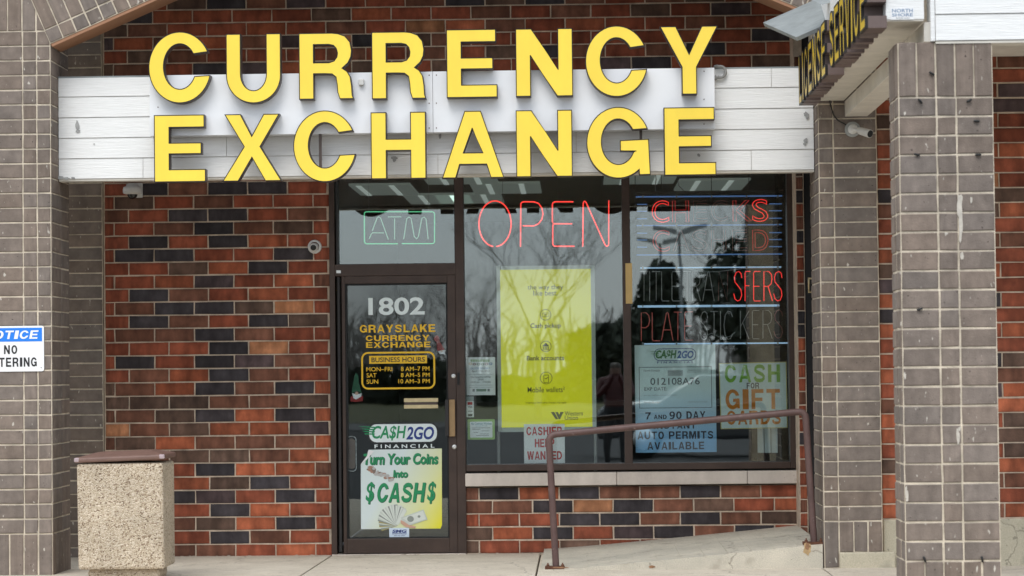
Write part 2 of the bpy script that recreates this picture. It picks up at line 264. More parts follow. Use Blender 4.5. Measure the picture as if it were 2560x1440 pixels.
# ------------------------------------------------------------------ mesh builder
class MB:
    def __init__(s): s.v = []; s.f = []; s.m = []; s.c = []; s.sm = []; s.uv = {}
    def face(s, pts, m=0, c=None, sm=False):
        b = len(s.v); s.v += [tuple(p) for p in pts]; s.f.append(tuple(range(b, b + len(pts)))); s.m.append(m); s.c.append(c); s.sm.append(sm)
    def mesh(s, vs, fs, m=0, c=None, sm=False):
        b = len(s.v); s.v += [tuple(p) for p in vs]
        for f in fs: s.f.append(tuple(i + b for i in f)); s.m.append(m); s.c.append(c); s.sm.append(sm)
    def box(s, x0, x1, y0, y1, z0, z1, m=0, c=None):
        v = [(x, y, z) for z in (z0, z1) for y in (y0, y1) for x in (x0, x1)]
        s.mesh(v, [(0, 2, 3, 1), (4, 5, 7, 6), (0, 1, 5, 4), (2, 6, 7, 3), (0, 4, 6, 2), (1, 3, 7, 5)], m, c)
    def hexa(s, a, b, m=0):            # two quads (4 pts each) joined
        v = list(a) + list(b)
        s.mesh(v, [(3, 2, 1, 0), (4, 5, 6, 7), (0, 1, 5, 4), (1, 2, 6, 5), (2, 3, 7, 6), (3, 0, 4, 7)], m)
    def prism(s, loops, P, d0, d1, mf=0, ms=1, back=True):   # loops in 2-D (first outer, then holes); P(u,v,n)->3-D
        flat = [p for l in loops for p in l]
        tri = tessellate_polygon([[Vector((p[0], p[1], 0)) for p in l] for l in loops])
        s.mesh([P(u, v, d1) for u, v in flat], [tuple(t) for t in tri], mf)
        if back: s.mesh([P(u, v, d0) for u, v in flat], [tuple(t) for t in tri], ms)
        for l in loops:
            n = len(l)
            for i in range(n):
                a, b = l[i], l[(i + 1) % n]
                s.face([P(a[0], a[1], d0), P(b[0], b[1], d0), P(b[0], b[1], d1), P(a[0], a[1], d1)], ms)
    def tube(s, pts, r, n=8, m=0, caps=True, closed=False):
        pts = [Vector(p) for p in pts]; N = len(pts); rs = r if isinstance(r, (list, tuple)) else [r] * N
        rings = []; up = None
        for i in range(N):
            if closed: t = pts[(i + 1) % N] - pts[i - 1]
            else: t = pts[min(i + 1, N - 1)] - pts[max(i - 1, 0)]
            t.normalize()
            if up is None: up = t.orthogonal().normalized()
            up = (up - t * up.dot(t))
            if up.length < 1e-5: up = t.orthogonal()
            up.normalize(); bi = t.cross(up)
            rings.append([pts[i] + (up * math.cos(2 * math.pi * k / n) + bi * math.sin(2 * math.pi * k / n)) * rs[i] for k in range(n)])
        vs = [p for q in rings for p in q]; fs = []
        for i in range(N if closed else N - 1):
            j = (i + 1) % N
            for k in range(n): fs.append((i * n + k, i * n + (k + 1) % n, j * n + (k + 1) % n, j * n + k))
        s.mesh(vs, fs, m, None, True)
        if caps and not closed: s.face(rings[0][::-1], m); s.face(rings[-1], m)
    def lathe(s, prof, O, ax, n=24, m=0):   # prof: (radius, height) along axis ax from O
        ax = Vector(ax).normalized(); u = ax.orthogonal().normalized(); w_ = ax.cross(u); O = Vector(O); vs = []; fs = []
        for r, h in prof:
            for k in range(n): a = 2 * math.pi * k / n; vs.append(O + ax * h + (u * math.cos(a) + w_ * math.sin(a)) * r)
        for i in range(len(prof) - 1):
            for k in range(n): fs.append((i * n + k, i * n + (k + 1) % n, (i + 1) * n + (k + 1) % n, (i + 1) * n + k))
        s.mesh(vs, fs, m, None, True)
    def brick(s, P, u0, u1, v0, v1, d, col, m=0, j=.002):
        g = lambda: rnd.uniform(-j, j); dd = d + rnd.uniform(-.0015, .0015); e = .004
        o = [(u0 + g(), v0 + g()), (u1 + g(), v0 + g()), (u1 + g(), v1 + g()), (u0 + g(), v1 + g())]
        i_ = [(o[0][0] + e, o[0][1] + e), (o[1][0] - e, o[1][1] + e), (o[2][0] - e, o[2][1] - e), (o[3][0] + e, o[3][1] - e)]
        vs = [P(u, v, -.002) for u, v in o] + [P(u, v, dd - .003) for u, v in o] + [P(u, v, dd) for u, v in i_]
        fs = [(8, 9, 10, 11)] + [(a, (a + 1) % 4, (a + 1) % 4 + 4, a + 4) for a in range(4)] + [(a + 4, (a + 1) % 4 + 4, (a + 1) % 4 + 8, a + 8) for a in range(4)]
        b0 = len(s.f); v0_ = len(s.v); s.mesh(vs, fs, m, col); sd = rnd.random()
        for i in range(b0, len(s.f)): s.uv[i] = [((0, 0), (1, 0), (1, 1), (0, 1))[(q - v0_) % 4] + (sd,) for q in s.f[i]]
    def build(s, name, mats, parent=None, bevel=0, smooth=False):
        me = bpy.data.meshes.new(name)
        off = parent_loc(parent)
        me.from_pydata([(x - off.x, y - off.y, z - off.z) for x, y, z in s.v], [], s.f); me.update()
        for mm in (mats if isinstance(mats, (list, tuple)) else [mats]): me.materials.append(mm)
        me.polygons.foreach_set('material_index', s.m)
        me.polygons.foreach_set('use_smooth', [smooth or q for q in s.sm])
        if any(c is not None for c in s.c):
            at_ = me.color_attributes.new('Col', 'FLOAT_COLOR', 'CORNER'); buf = []
            for p, c in zip(me.polygons, s.c):
                cc = (tuple(c) if c else (.4, .35, .28)) + (1.0,)
                buf += list(cc) * p.loop_total
            at_.data.foreach_set('color', buf)
            a2 = me.attributes.new('Buv', 'FLOAT_VECTOR', 'CORNER'); buf = []
            for i, p in enumerate(me.polygons):
                for q in s.uv.get(i, [(.5, .5, .5)] * p.loop_total): buf += list(q)
            a2.data.foreach_set('vector', buf)
        if len(s.v) < 60000:
            b = bmesh.new(); b.from_mesh(me)
            if bevel: bmesh.ops.remove_doubles(b, verts=b.verts, dist=1e-5)
            if not s.uv: bmesh.ops.recalc_face_normals(b, faces=b.faces)
            b.to_mesh(me); b.free()
        ob = bpy.data.objects.new(name, me); COL.objects.link(ob)
        if bevel:
            bv = ob.modifiers.new('bevel', 'BEVEL'); bv.width = bevel; bv.segments = 2; bv.limit_method = 'ANGLE'
        if parent is not None: ob.parent = parent
        return ob
def parent_loc(p):
    v = Vector((0, 0, 0))
    while p is not None: v += p.location; p = p.parent
    return v
def tag(ob, label=None, cat=None, group=None, kind=None):
    if label: ob['label'] = label
    if cat: ob['category'] = cat
    if group: ob['group'] = group
    if kind: ob['kind'] = kind
    return ob
def thing(name, loc, label, cat, group=None):
    e = bpy.data.objects.new(name, None); e.empty_display_size = .1; COL.objects.link(e); e.location = loc
    return tag(e, label, cat, group, 'thing')
def front(Y):  # plane facing the camera
    return lambda u, v, n: (u, Y - n, v)
def X_(px, py, Y=0): return at(px, py, Y).x
def Z_(px, py, Y=0): return at(px, py, Y).z
def pxbox(a, Y):   # px box -> x0,x1,z0,z1 on plane Y
    cx, cy = (a[0] + a[2]) / 2, (a[1] + a[3]) / 2
    return at(a[0], cy, Y).x, at(a[2], cy, Y).x, at(cx, a[3], Y).z, at(cx, a[1], Y).z

# text -> flat mesh fitted to a box
_tc = {}
def text_geo(s, bold=0.0, shear=0.0):
    k = (s, bold, shear)
    if k not in _tc:
        cu = bpy.data.curves.new('t', 'FONT'); cu.body = s; cu.offset = bold; cu.shear = shear; cu.resolution_u = 4
        ob = bpy.data.objects.new('t', cu); COL.objects.link(ob); bpy.context.view_layer.update()
        dg = bpy.context.evaluated_depsgraph_get(); me = bpy.data.meshes.new_from_object(ob.evaluated_get(dg))
        v = [(q.co.x, q.co.y) for q in me.vertices]; f = [tuple(p.vertices) for p in me.polygons]
        bpy.data.objects.remove(ob); bpy.data.curves.remove(cu); bpy.data.meshes.remove(me)
        x0, x1 = min(p[0] for p in v), max(p[0] for p in v); y0, y1 = min(p[1] for p in v), max(p[1] for p in v)
        _tc[k] = ([((x - x0) / (x1 - x0), (y - y0) / (y1 - y0)) for x, y in v], f)
    return _tc[k]
def put_text(mb, s, box, Y, m=0, bold=0.0, shear=0.0):
    x0, x1, z0, z1 = pxbox(box, Y); v, f = text_geo(s, bold, shear)
    mb.mesh([(x0 + a * (x1 - x0), Y, z0 + b * (z1 - z0)) for a, b in v], f, m)
def put_rect(mb, box, Y, m=0, t=.0006):
    x0, x1, z0, z1 = pxbox(box, Y); mb.box(x0, x1, Y, Y + t, z0, z1, m)
def rrect(x0, x1, z0, z1, r, n=6):
    P = []
    for cx, cz, a0 in ((x1 - r, z1 - r, 0), (x0 + r, z1 - r, 90), (x0 + r, z0 + r, 180), (x1 - r, z0 + r, 270)):
        for k in range(n + 1): a = R(a0 + 90 * k / n); P.append((cx + r * math.cos(a), cz + r * math.sin(a)))
    return P
def put_ring(mb, box, Y, r_, th, m=0):
    x0, x1, z0, z1 = pxbox(box, Y)
    mb.prism([rrect(x0, x1, z0, z1, r_), rrect(x0 + th, x1 - th, z0 + th, z1 - th, max(r_ - th, .001))[::-1]], front(Y + .0006), 0, .0006, m, m)
def put_rr(mb, box, Y, r_, m=0):
    x0, x1, z0, z1 = pxbox(box, Y); mb.prism([rrect(x0, x1, z0, z1, r_)], front(Y + .0006), 0, .0006, m, m)

def arc(cx, cy, rx, ry, a0, a1, n):
    return [(cx + rx * math.cos(R(a0 + (a1 - a0) * k / n)), cy + ry * math.sin(R(a0 + (a1 - a0) * k / n))) for k in range(n + 1)]
def ribbon(pts, wd):
    l, r = [], []
    for i in range(len(pts)):
        a, b = pts[max(i - 1, 0)], pts[min(i + 1, len(pts) - 1)]; dx, dy = b[0] - a[0], b[1] - a[1]; q = math.hypot(dx, dy) or 1
        l.append((pts[i][0] - dy / q * wd / 2, pts[i][1] + dx / q * wd / 2)); r.append((pts[i][0] + dy / q * wd / 2, pts[i][1] - dx / q * wd / 2))
    return l + r[::-1]
_s = [(.87, .70), (.83, .80), (.72, .88), (.5, .905), (.30, .88), (.17, .79), (.16, .69), (.25, .60), (.5, .52), (.74, .43), (.85, .33), (.84, .22), (.72, .125), (.5, .095), (.27, .12), (.15, .20), (.11, .31)]
GL = {
 'E': [[(0, 0), (1, 0), (1, .19), (.30, .19), (.30, .415), (.92, .415), (.92, .585), (.30, .585), (.30, .81), (.98, .81), (.98, 1), (0, 1)]],
 'H': [[(0, 0), (.285, 0), (.285, .42), (.715, .42), (.715, 0), (1, 0), (1, 1), (.715, 1), (.715, .60), (.285, .60), (.285, 1), (0, 1)]],
 'N': [[(0, 0), (.265, 0), (.265, .61), (.72, 0), (1, 0), (1, 1), (.735, 1), (.735, .39), (.28, 1), (0, 1)]],
 'U': [[(0, 1)] + arc(.5, .40, .5, .40, 180, 360, 24) + [(1, 1), (.73, 1)] + arc(.5, .42, .23, .235, 360, 180, 18) + [(.27, 1)]],
 'Y': [[(.37, 0), (.63, 0), (.63, .40), (1, 1), (.72, 1), (.5, .60), (.28, 1), (0, 1), (.37, .40)]],
 'X': [[(0, 0), (.27, 0), (.5, .345), (.72, 0), (1, 0), (.645, .515), (.97, 1), (.70, 1), (.5, .68), (.315, 1), (.04, 1), (.365, .515)]],
 'A': [[(0, 0), (.225, 0), (.29, .20), (.715, .20), (.78, 0), (1, 0), (.635, 1), (.37, 1)], [(.355, .38), (.50, .745), (.65, .38)]],
 'R': [[(0, 0), (.275, 0), (.275, .38), (.48, .38), (.60, .375), (.67, .33), (.69, .22), (.70, .10), (.74, 0), (1, 0), (.975, .06), (.965, .2), (.94, .34), (.88, .42), (.80, .465), (.90, .54), (.955, .63), (.97, .73), (.94, .86), (.85, .95), (.72, .99), (.60, 1), (0, 1)],
       [(.275, .555), (.275, .82), (.55, .82), (.63, .805), (.68, .76), (.70, .695), (.69, .635), (.64, .58), (.55, .555)]],
 'C': [arc(.5, .5, .5, .5, 25, 347, 44) + arc(.5, .513, .255, .313, 334, 33, 36)],
 'G': [arc(.5, .5, .5, .5, 22, 309, 40) + [(.819, .043), (1, .047), (.977, .548), (.524, .533), (.524, .379), (.779, .374)] + arc(.5, .513, .26, .313, 333, 31, 34)],
 'L': [[(0, 0), (1, 0), (1, .19), (.32, .19), (.32, 1), (0, 1)]], 'I': [[(0, 0), (1, 0), (1, 1), (0, 1)]],
 'V': [[(.36, 0), (.64, 0), (1, 1), (.72, 1), (.5, .27), (.28, 1), (0, 1)]], 'S': [ribbon(_s, .2)]}

GL.update({'T': [[(.365, 0), (.635, 0), (.635, .81), (1, .81), (1, 1), (0, 1), (0, .81), (.365, .81)]], 'F': [[(0, 0), (.31, 0), (.31, .40), (.90, .40), (.90, .57), (.31, .57), (.31, .81), (1, .81), (1, 1), (0, 1)]],
 'O': [arc(.5, .5, .5, .5, 0, 350, 35), arc(.5, .5, .235, .31, 350, 0, 30)], 'D': [[(0, 0), (.45, 0)] + arc(.45, .5, .55, .5, -80, 80, 16) + [(.45, 1), (0, 1)], [(.28, .19), (.28, .81), (.42, .81)] + arc(.42, .5, .29, .31, 75, -75, 12) + [(.42, .19)]],
 'K': [[(0, 0), (.27, 0), (.27, .27), (.40, .41), (.68, 0), (1, 0), (.59, .59), (.97, 1), (.64, 1), (.27, .56), (.27, 1), (0, 1)]],
 'W': [[(.19, 0), (.38, 0), (.5, .62), (.62, 0), (.81, 0), (1, 1), (.80, 1), (.705, .36), (.60, 1), (.40, 1), (.295, .36), (.20, 1), (0, 1)]],
 'M': [[(0, 0), (.22, 0), (.22, .66), (.40, 0), (.60, 0), (.78, .66), (.78, 0), (1, 0), (1, 1), (.67, 1), (.5, .38), (.33, 1), (0, 1)]],
 'P': [[(0, 0), (.28, 0), (.28, .35), (.56, .35)] + arc(.62, .675, .38, .325, -80, 80, 12) + [(.56, 1), (0, 1)], [(.28, .53), (.28, .82), (.56, .82)] + arc(.58, .675, .14, .145, 80, -80, 8) + [(.56, .53)]],
 'B': [[(0, 0), (.56, 0)] + arc(.62, .28, .38, .28, -80, 62, 12) + arc(.58, .75, .36, .25, -48, 80, 10) + [(.5, 1), (0, 1)], [(.28, .18), (.28, .42), (.56, .42)] + arc(.58, .30, .14, .12, 80, -80, 8) + [(.56, .18)], [(.28, .60), (.28, .82), (.54, .82)] + arc(.56, .71, .12, .11, 80, -80, 8) + [(.54, .60)]],
 '7': [[(.18, 0), (.48, 0), (.62, .42), (1, .83), (1, 1), (0, 1), (0, .80), (.66, .80), (.36, .42)]], '0': [arc(.5, .5, .5, .5, 0, 350, 35), arc(.5, .5, .21, .33, 350, 0, 30)],
 '9': [arc(.5, .66, .5, .34, -30, 270, 30)[::1] + [(.45, .33), (.55, .36), (.66, .42), (.62, .28), (.48, .17), (.12, .17), (.12, 0), (.5, 0), (.78, .08), (.95, .30), (1, .62)], arc(.5, .67, .22, .17, 350, 0, 20)],
 '1': [[(.36, 0), (.80, 0), (.80, 1), (.52, 1), (.1, .82), (.1, .64), (.36, .72)]], '-': [[(0, .38), (1, .38), (1, .56), (0, .56)]]})
GW = {'I': .42, 'W': 1.35, 'M': 1.2, ' ': .45, '-': .5, '1': .6, 'E': .9, 'L': .85, 'F': .85, 'T': .95}
def put_glyphs(mb, st, box, Y, m=0, shear=0.0, gap=.16):
    """bold grotesque capitals fitted to a pixel box"""
    x0, x1, z0, z1 = pxbox(box, Y); h = z1 - z0
    tot = sum(GW.get(c, 1) for c in st) + gap * (len(st) - 1); un = (x1 - x0 - abs(shear) * h) / tot; u = x0
    for c in st:
        w_ = GW.get(c, 1) * un
        if c in GL:
            lo = [[(u + a * w_ + shear * b * h, z0 + b * h) for a, b in l] for l in GL[c]]
            flat = [p for l in lo for p in l]; tri = tessellate_polygon([[Vector((p[0], p[1], 0)) for p in l] for l in lo])
            mb.mesh([(a, Y, b) for a, b in flat], [tuple(t) for t in tri], m)
        u += w_ + gap * un
# ------------------------------------------------------------------ brick walls
PALETTE = {'R': (.235, .064, .034), 'O': (.31, .088, .042), 'B': (.165, .070, .044), 'G': (.110, .066, .048), 'D': (.047, .040, .043), 'P': (.080, .056, .057), 'T': (.36, .155, .075)}
def redcol(k):
    c = PALETTE[k]; q = rnd.uniform(.86, 1.34); h = rnd.uniform(-.05, .05)
    return (c[0] * q * (1 + h), c[1] * q * (1 + h * .4), c[2] * q)
def randred(): return rnd.choices('ROBGDPT', (34, 14, 20, 8, 12, 8, 2))[0]
def taupecol(q=1.0):
    q *= rnd.uniform(.90, 1.09); h = rnd.uniform(-.04, .04)
    return (.206 * q * (1 + h), .167 * q, .141 * q * (1 - h))
def courses(lines, x, Y):   # [(k, py)] -> function k -> z
    zs = [(k, Z_(x, py, Y)) for k, py in lines]
    def f(k):
        if k <= zs[0][0]: a, b = zs[0], zs[1]
        else:
            for a, b in zip(zs, zs[1:]):
                if k <= b[0]: break
        return a[1] + (b[1] - a[1]) * (k - a[0]) / (b[0] - a[0])
    return f
J = .0105
def running(mb, P, z, k0, k1, u0, u1, jA, jB, pitch, key=None, clip=None, d=.006, mort=1):
    """rows k0..k1-1; joints at jA/jB + n*pitch"""
    for k in range(k0, k1):
        zb, zt = z(k) + J / 2, z(k + 1) - J / 2
        if zt - zb < .01: continue
        off = jA if k % 2 == 0 else jB
        n = math.floor((u0 - off) / pitch); u = off + n * pitch; i = 0
        while u < u1:
            a, b = max(u + J / 2, u0), min(u + pitch - J / 2, u1)
            if b - a > .015:
                c = key.get((k, i)) if key else None
                mb.brick(P, a, b, zb, zt, d, redcol(c or randred()), 0); i += 1
            u += pitch
def stack(mb, P, z, k0, k1, cols, d=.006, tone=1.0, J=.0105):
    for k in range(k0, k1):
        for a, b in cols: mb.brick(P, a + J / 2, b - J / 2, z(k) + J / 2, z(k + 1) - J / 2, d, taupecol(tone), 0)

# ---- main red wall (plane Y=0)
rows = {0: 'BBBBROR', 1: 'RBRDBR', 2: 'BRBBOD', 3: 'RRRDOR', 4: 'BDDPRDR', 5: 'ROOGDR', 6: 'RBRDOOB', 7: 'RBGGBO', 8: 'BGOBBBO', 9: 'TBGOOP', 10: 'BBGDODO', 11: 'GGGBBG',
        12: 'GBODBDO', 13: 'RBODBR', 14: 'RDRDPBR', 15: 'RRRDTR', 16: 'RBBDBRR', 17: 'RDBRDG', 18: 'RBDDGTR', 19: 'RDBROR', 20: 'RROPROB', 21: 'RRGODR', 22: 'RDDRRDR', 23: 'RDRDOR',
        24: 'RRBDBGR', 25: 'BRDDRB', 26: 'RGRBRRR', 27: 'RDBDDR', 28: 'RRGBRB'}
rows[0] = 'BBBBROR'; rows[2] = 'BRBBODR'; rows[2] = 'RBBGODR'
keyA = {(k, i): ch for k, s in rows.items() for i, ch in enumerate(s)}
zA = courses([(1, 1361.4), (17, 821), (27, 489.4), (44, 489.4 - 17 * 33.1)], 437, 0)
jA, jB = X_(287, 800), X_(322.5, 800)
uL, uR = X_(259.5, 700), X_(826, 800)
wall = thing('brick_wall', (-2.7, .1, 0), 'multicoloured red and black brick wall left of the glass door', 'wall')
mb = MB(); Pf = front(0)
running(mb, Pf, zA, 0, 29, uL + .012, uR, jA, jB, .3048, keyA)
running(mb, Pf, zA, 29, 44, uL + .012, 3.2, jA, jB, .3048)
mb.face([(uL, 0, -.1), (uR, 0, -.1), (uR, 0, zA(29)), (uL, 0, zA(29))], 1)
mb.face([(uL, 0, zA(29)), (3.2, 0, zA(29)), (3.2, 0, zA(44)), (uL, 0, zA(44))], 1)
mb.box(uL, uR, .001, .25, -.1, zA(29), 1); mb.box(uL, 3.2, .001, .25, zA(29), zA(44), 1)
mb.build('brickwork', [RED, MORTR], wall)
# grey pilaster at the left end of it
zP = courses([(0, 1402), (9, 1100 + 2), (29, 440 + 18)], 215, -.012)
mb = MB(); pl = uL - .006
stack(mb, front(-.012), zP, 0, 29 + 15, [(pl - .34, pl), (pl - .68, pl - .34)], tone=.95)
mb.box(pl - .9, pl, -.012, .2, -.1, 4.6, 1); mb.build('pilaster', [TAUPE, MORT], wall)
# nib of red wall right of the window
zN = courses([(0, 1350), (20, 1350 - 20 * 33.7)], 2000, -.3)
nib = MB(); xn0, xn1 = X_(1993, 800, -.3), X_(1993, 800, -.3) + .30
running(nib, front(-.3), zN, -1, 36, xn0, xn0 + .055, xn0 - .0, xn0 - .0, .3048)
nib.box(xn0, xn0 + .062, -.3, 0, 0, 4.4, 1)
tag(nib.build('brick_wall', [RED, MORTR]), 'narrow sliver of red brick wall between window and side door', 'wall', kind='thing')
# dwarf wall under the window
dw = thing('brick_wall', (.7, .1, 0), 'low multicoloured brick wall under the big shop window with stone sill', 'wall')
rowsD = {4: 'BDODBBDBR', 3: 'BBDTDBGRO', 2: 'RRRDDBDBG', 1: 'GODRPDBDR', 0: 'GRRGRRBRB'}
keyD = {(k, i): ch for k, s in rowsD.items() for i, ch in enumerate(s)}
zD = courses([(0, 1382.5), (5, 1216)], 1400, 0)
d0, d1 = X_(1165, 1300), X_(2009, 1300)
jD0, jD1 = X_(1197, 1230), X_(1231, 1263)
mb = MB(); running(mb, Pf, zD, 0, 5, d0, d1, jD0, jD1, .3048, keyD)
mb.box(d0, d1 + .2, 0, .2, -.05, zD(5) - .004, 1); mb.build('brickwork', [RED, MORTR], dw)
for a, b in ((1163, 1541.6), (1542.4, 1868.6), (1869.4, 2008)):
    mb = MB(); mb.box(X_(a, 1195, -.06), X_(b, 1195, -.06), -.06, .12, Z_(1580, 1212.5, -.06), Z_(1580, 1180, -.06)); mb.build('sill', [SILL], dw, bevel=.006)

# ---- left pier, arch band and soffit (plane Y=-1.905)
YP_ = -1.905
arch = thing('brick_arch', (-3.9, YP_, 0), 'taupe brick pier and sloping arch framing the walkway', 'arch')
zL = courses([(-3, 1445), (0, 1334.5), (34, 78)], 100, YP_)
xe = X_(129.5, 900, YP_)
c1, c2 = xe - .0955, xe - .193
mb = MB()
stack(mb, front(YP_), zL, 0, 34, [(c1, xe), (c2, c1), (c2 - .3048, c2), (c2 - .61, c2 - .3048)])
for k in range(9):     # soldier courses, top and bottom
    a = xe - .0985 * (k + 1)
    mb.brick(front(YP_), a + J / 2, a + .0985 - J / 2, zL(34) + J / 2, zL(34) + .300, .006, taupecol())
    mb.brick(front(YP_), a + J / 2, a + .0985 - J / 2, -.02, zL(0) - J / 2, .006, taupecol())
Ps = lambda u, v, n: (xe + n, YP_ + u, v)      # right-hand return
stack(mb, Ps, zL, 0, 36, [(.001, .30), (.30, .585)], tone=.95)
for k in range(6): mb.brick(Ps, .0975 * k + J / 2, .0975 * (k + 1) - J / 2, -.02, zL(0) - J / 2, .006, taupecol(.95))
mb.box(xe - 2.2, xe, YP_, YP_ + .585, -.05, zL(34) + .6, 1)
mb.build('pier', [TAUPE, MORT], arch)
zSp = Z_(131, 110, YP_); xR_ = 1.97; xm = (xe + xR_) / 2; sl_ = math.tan(R(23.2))
for sgn in (1, -1):
    x0 = xe if sgn > 0 else xR_
    cu, su = math.cos(R(23.2)), math.sin(R(23.2))
    def Pa(u, v, n, x0=x0, sgn=sgn): return (x0 + sgn * (u * cu - v * su), YP_ - .008 - n, zSp + u * su + v * cu)
    Lu = (xm - xe) / cu; mb = MB(); n = int(Lu / .1016)
    for k in range(n + 1):
        a, b = k * .1016 + J / 2, min((k + 1) * .1016, Lu) - J / 2
        if b - a < .02: continue
        mb.brick(Pa, a, b, J / 2, .1016 - J / 2, .006, taupecol()); mb.brick(Pa, a, b, .1016 + J / 2, .405 - J / 2, .006, taupecol())
    mb.hexa([Pa(0, 0, 0), Pa(Lu, 0, 0), Pa(Lu, .42, 0), Pa(0, .42, 0)], [Pa(0, 0, -.29), Pa(Lu, 0, -.29), Pa(Lu, .42, -.29), Pa(0, .42, -.29)], 1)
    mb.build('arch_band', [TAUPE, MORT], arch)
    mb = MB(); mb.hexa([Pa(.004, -.022, -.004), Pa(Lu, -.022, -.004), Pa(Lu, -.002, -.004), Pa(.004, -.002, -.004)], [Pa(.004, -.022, -.30), Pa(Lu, -.022, -.30), Pa(Lu, -.002, -.30), Pa(.004, -.002, -.30)])
    mb.build('soffit', [SOFFIT], arch)
# gable wall above the arch and canopy roof over the walkway
mb = MB()
zt = zSp + .40 / math.cos(R(23.2)); pk = zt + (xm - xe) * sl_
for (a, za, b, zb) in ((xe - .17, zt - .06, xm, pk), (xm, pk, xR_ + .17, zt - .06)):
    mb.hexa([(a, YP_ + .03, za), (b, YP_ + .03, zb), (b, YP_ + .03, 5.6), (a, YP_ + .03, 5.6)], [(a, YP_ + .28, za), (b, YP_ + .28, zb), (b, YP_ + .28, 5.6), (a, YP_ + .28, 5.6)])
tag(mb.build('gable_wall', [mat('taupe_wall', (.26, .22, .19), .9, .12, 8)]), 'taupe gable wall above the brick arch', 'wall', kind='structure')
mb = MB(); mb.box(-6.5, 3.2, YP_ - .5, .4, 5.0, 5.2)
tag(mb.build('canopy_roof', [INTD]), 'dark canopy roof over the walkway', 'roof', kind='structure')

# ---- right pilaster and the door return (X = xq)
xq = X_(2054, 920, YP_); xq1 = X_(2200, 920, YP_)
cp = thing('brick_pier', ((xq + xq1) / 2, YP_, 0), 'taupe brick corner pier behind the handrail, under the security camera', 'pier')
zQ = courses([(0, 1303), (23, 1303 - 23 * 37.35), (32, 1303 - 32 * 37.2)], 2130, YP_)
xc = X_(2091.5, 920, YP_)
mb = MB()
stack(mb, front(YP_), zQ, 0, 31, [(xq, xc), (xc, xq1)])
zb0 = Z_(2130, 1379, YP_)
mb.brick(front(YP_), xq + J / 2, xc - J / 2, .03, zQ(0) - J / 2, .006, taupecol())
for k in range(3):
    wq = (xq1 - xc) / 3; mb.brick(front(YP_), xc + k * wq + J / 2, xc + (k + 1) * wq - J / 2, zb0, zQ(0) - J / 2, .006, taupecol())
Pq = lambda u, v, n: (xq - n, YP_ + u, v)
stack(mb, Pq, zQ, 0, 31, [(.001, .29), (.29, .58)], tone=.92)
for k in range(6): mb.brick(Pq, .0966 * k + J / 2, .0966 * (k + 1) - J / 2, .03, zQ(0) - J / 2, .006, taupecol(.95))
mb.box(xq, xq1, YP_, YP_ + .58, 0, zQ(31) + .3, 1); mb.build('brickwork', [TAUPE, MORT], cp)
mb = MB(); mb.box(xc, X_(2238, 1390, YP_ - .02), YP_ - .03, YP_ + .1, -.02, zb0 - .004); mb.build('concrete_base', [BASEC], cp, bevel=.008)
# neighbouring wall
YB = YP_ + .06
nw = thing('brick_wall', (2.6, YB, 0), 'red and black brick wall of the neighbouring unit behind the front pier', 'wall')
zB = courses([(0, 1295), (30, 1295 - 30 * 37.5)], 2520, YB)
rowsB = {22: 'OO', 18: 'TT', 16: 'GG', 11: 'RT', 9: 'OO', 8: 'RR', 7: 'RR', 5: 'RR'}
mb = MB(); kB = {}
for k, ch in zip(range(0, 33), 'OOOGROOBRORRODOPGORRBDORRBGRRORRBD'):
    kB[(k, 0)] = ch
running(mb, front(YB), zB, 0, 33, xq1 + .006, xq1 + .50, xq1 + .006, xq1 + .006, .3048, kB)
kB2 = {}
for k, ch in zip(range(0, 36), 'BGDRORGRBDGTDBDDRGDRPDDRDGRDBRDDRRGD'): kB2[(k, 0)] = ch; kB2[(k, 1)] = ch
zjo = X_(2505, 900, YB)
running(mb, front(YB), zB, 0, 34, xq1 + .72, 3.9, zjo, zjo - .10, .3048, None)
mb.box(xq1, 3.9, YB, YB + .25, -.02, zB(34), 1); mb.build('brickwork', [RED, MORTR], nw)
mb = MB(); mb.box(xq1 + .012, 3.9, YB - .012, YB + .1, -.02, zB(0) - .006); mb.build('concrete_base', [BASEC], nw, bevel=.006)
# side door in the return
sd = thing('side_door', (xq + .14, -.9, 0), 'dark bronze side door seen edge on beside the corner pier', 'door')
mb = MB(); mb.box(xq + .14, xq + .19, -1.32, -.301, .16, 2.6); mb.build('door_leaf', [BRONZED], sd)
mb = MB(); mb.box(xq + .05, xq + .2, -1.325, -1.26, .16, 4.4); mb.box(xq + .10, xq + .2, -.335, -.30, .16, 4.4); mb.box(xq + .12, xq + .2, -1.3, -.31, 2.6, 4.4); mb.box(xn0 + .064, xn0 + .34, -.28, -.02, .16, 4.4); mb.build('frame', [BRONZED], sd, bevel=.004)
p = at(2013.5, 713, -.55); mb = MB(); mb.tube([(xq + .14, -.55, p.z - .04), (xq + .05, -.55, p.z - .05), (xq + .05, -.55, p.z + .05), (xq + .14, -.55, p.z + .04)], .011); mb.build('handle', [BRASS], sd)
p = at(2008, 606, -.6); mb = MB(); mb.box(xq + .08, xq + .14, -.75, -.45, p.z - .03, p.z + .03); mb.build('door_closer', [GPL], sd, bevel=.004)

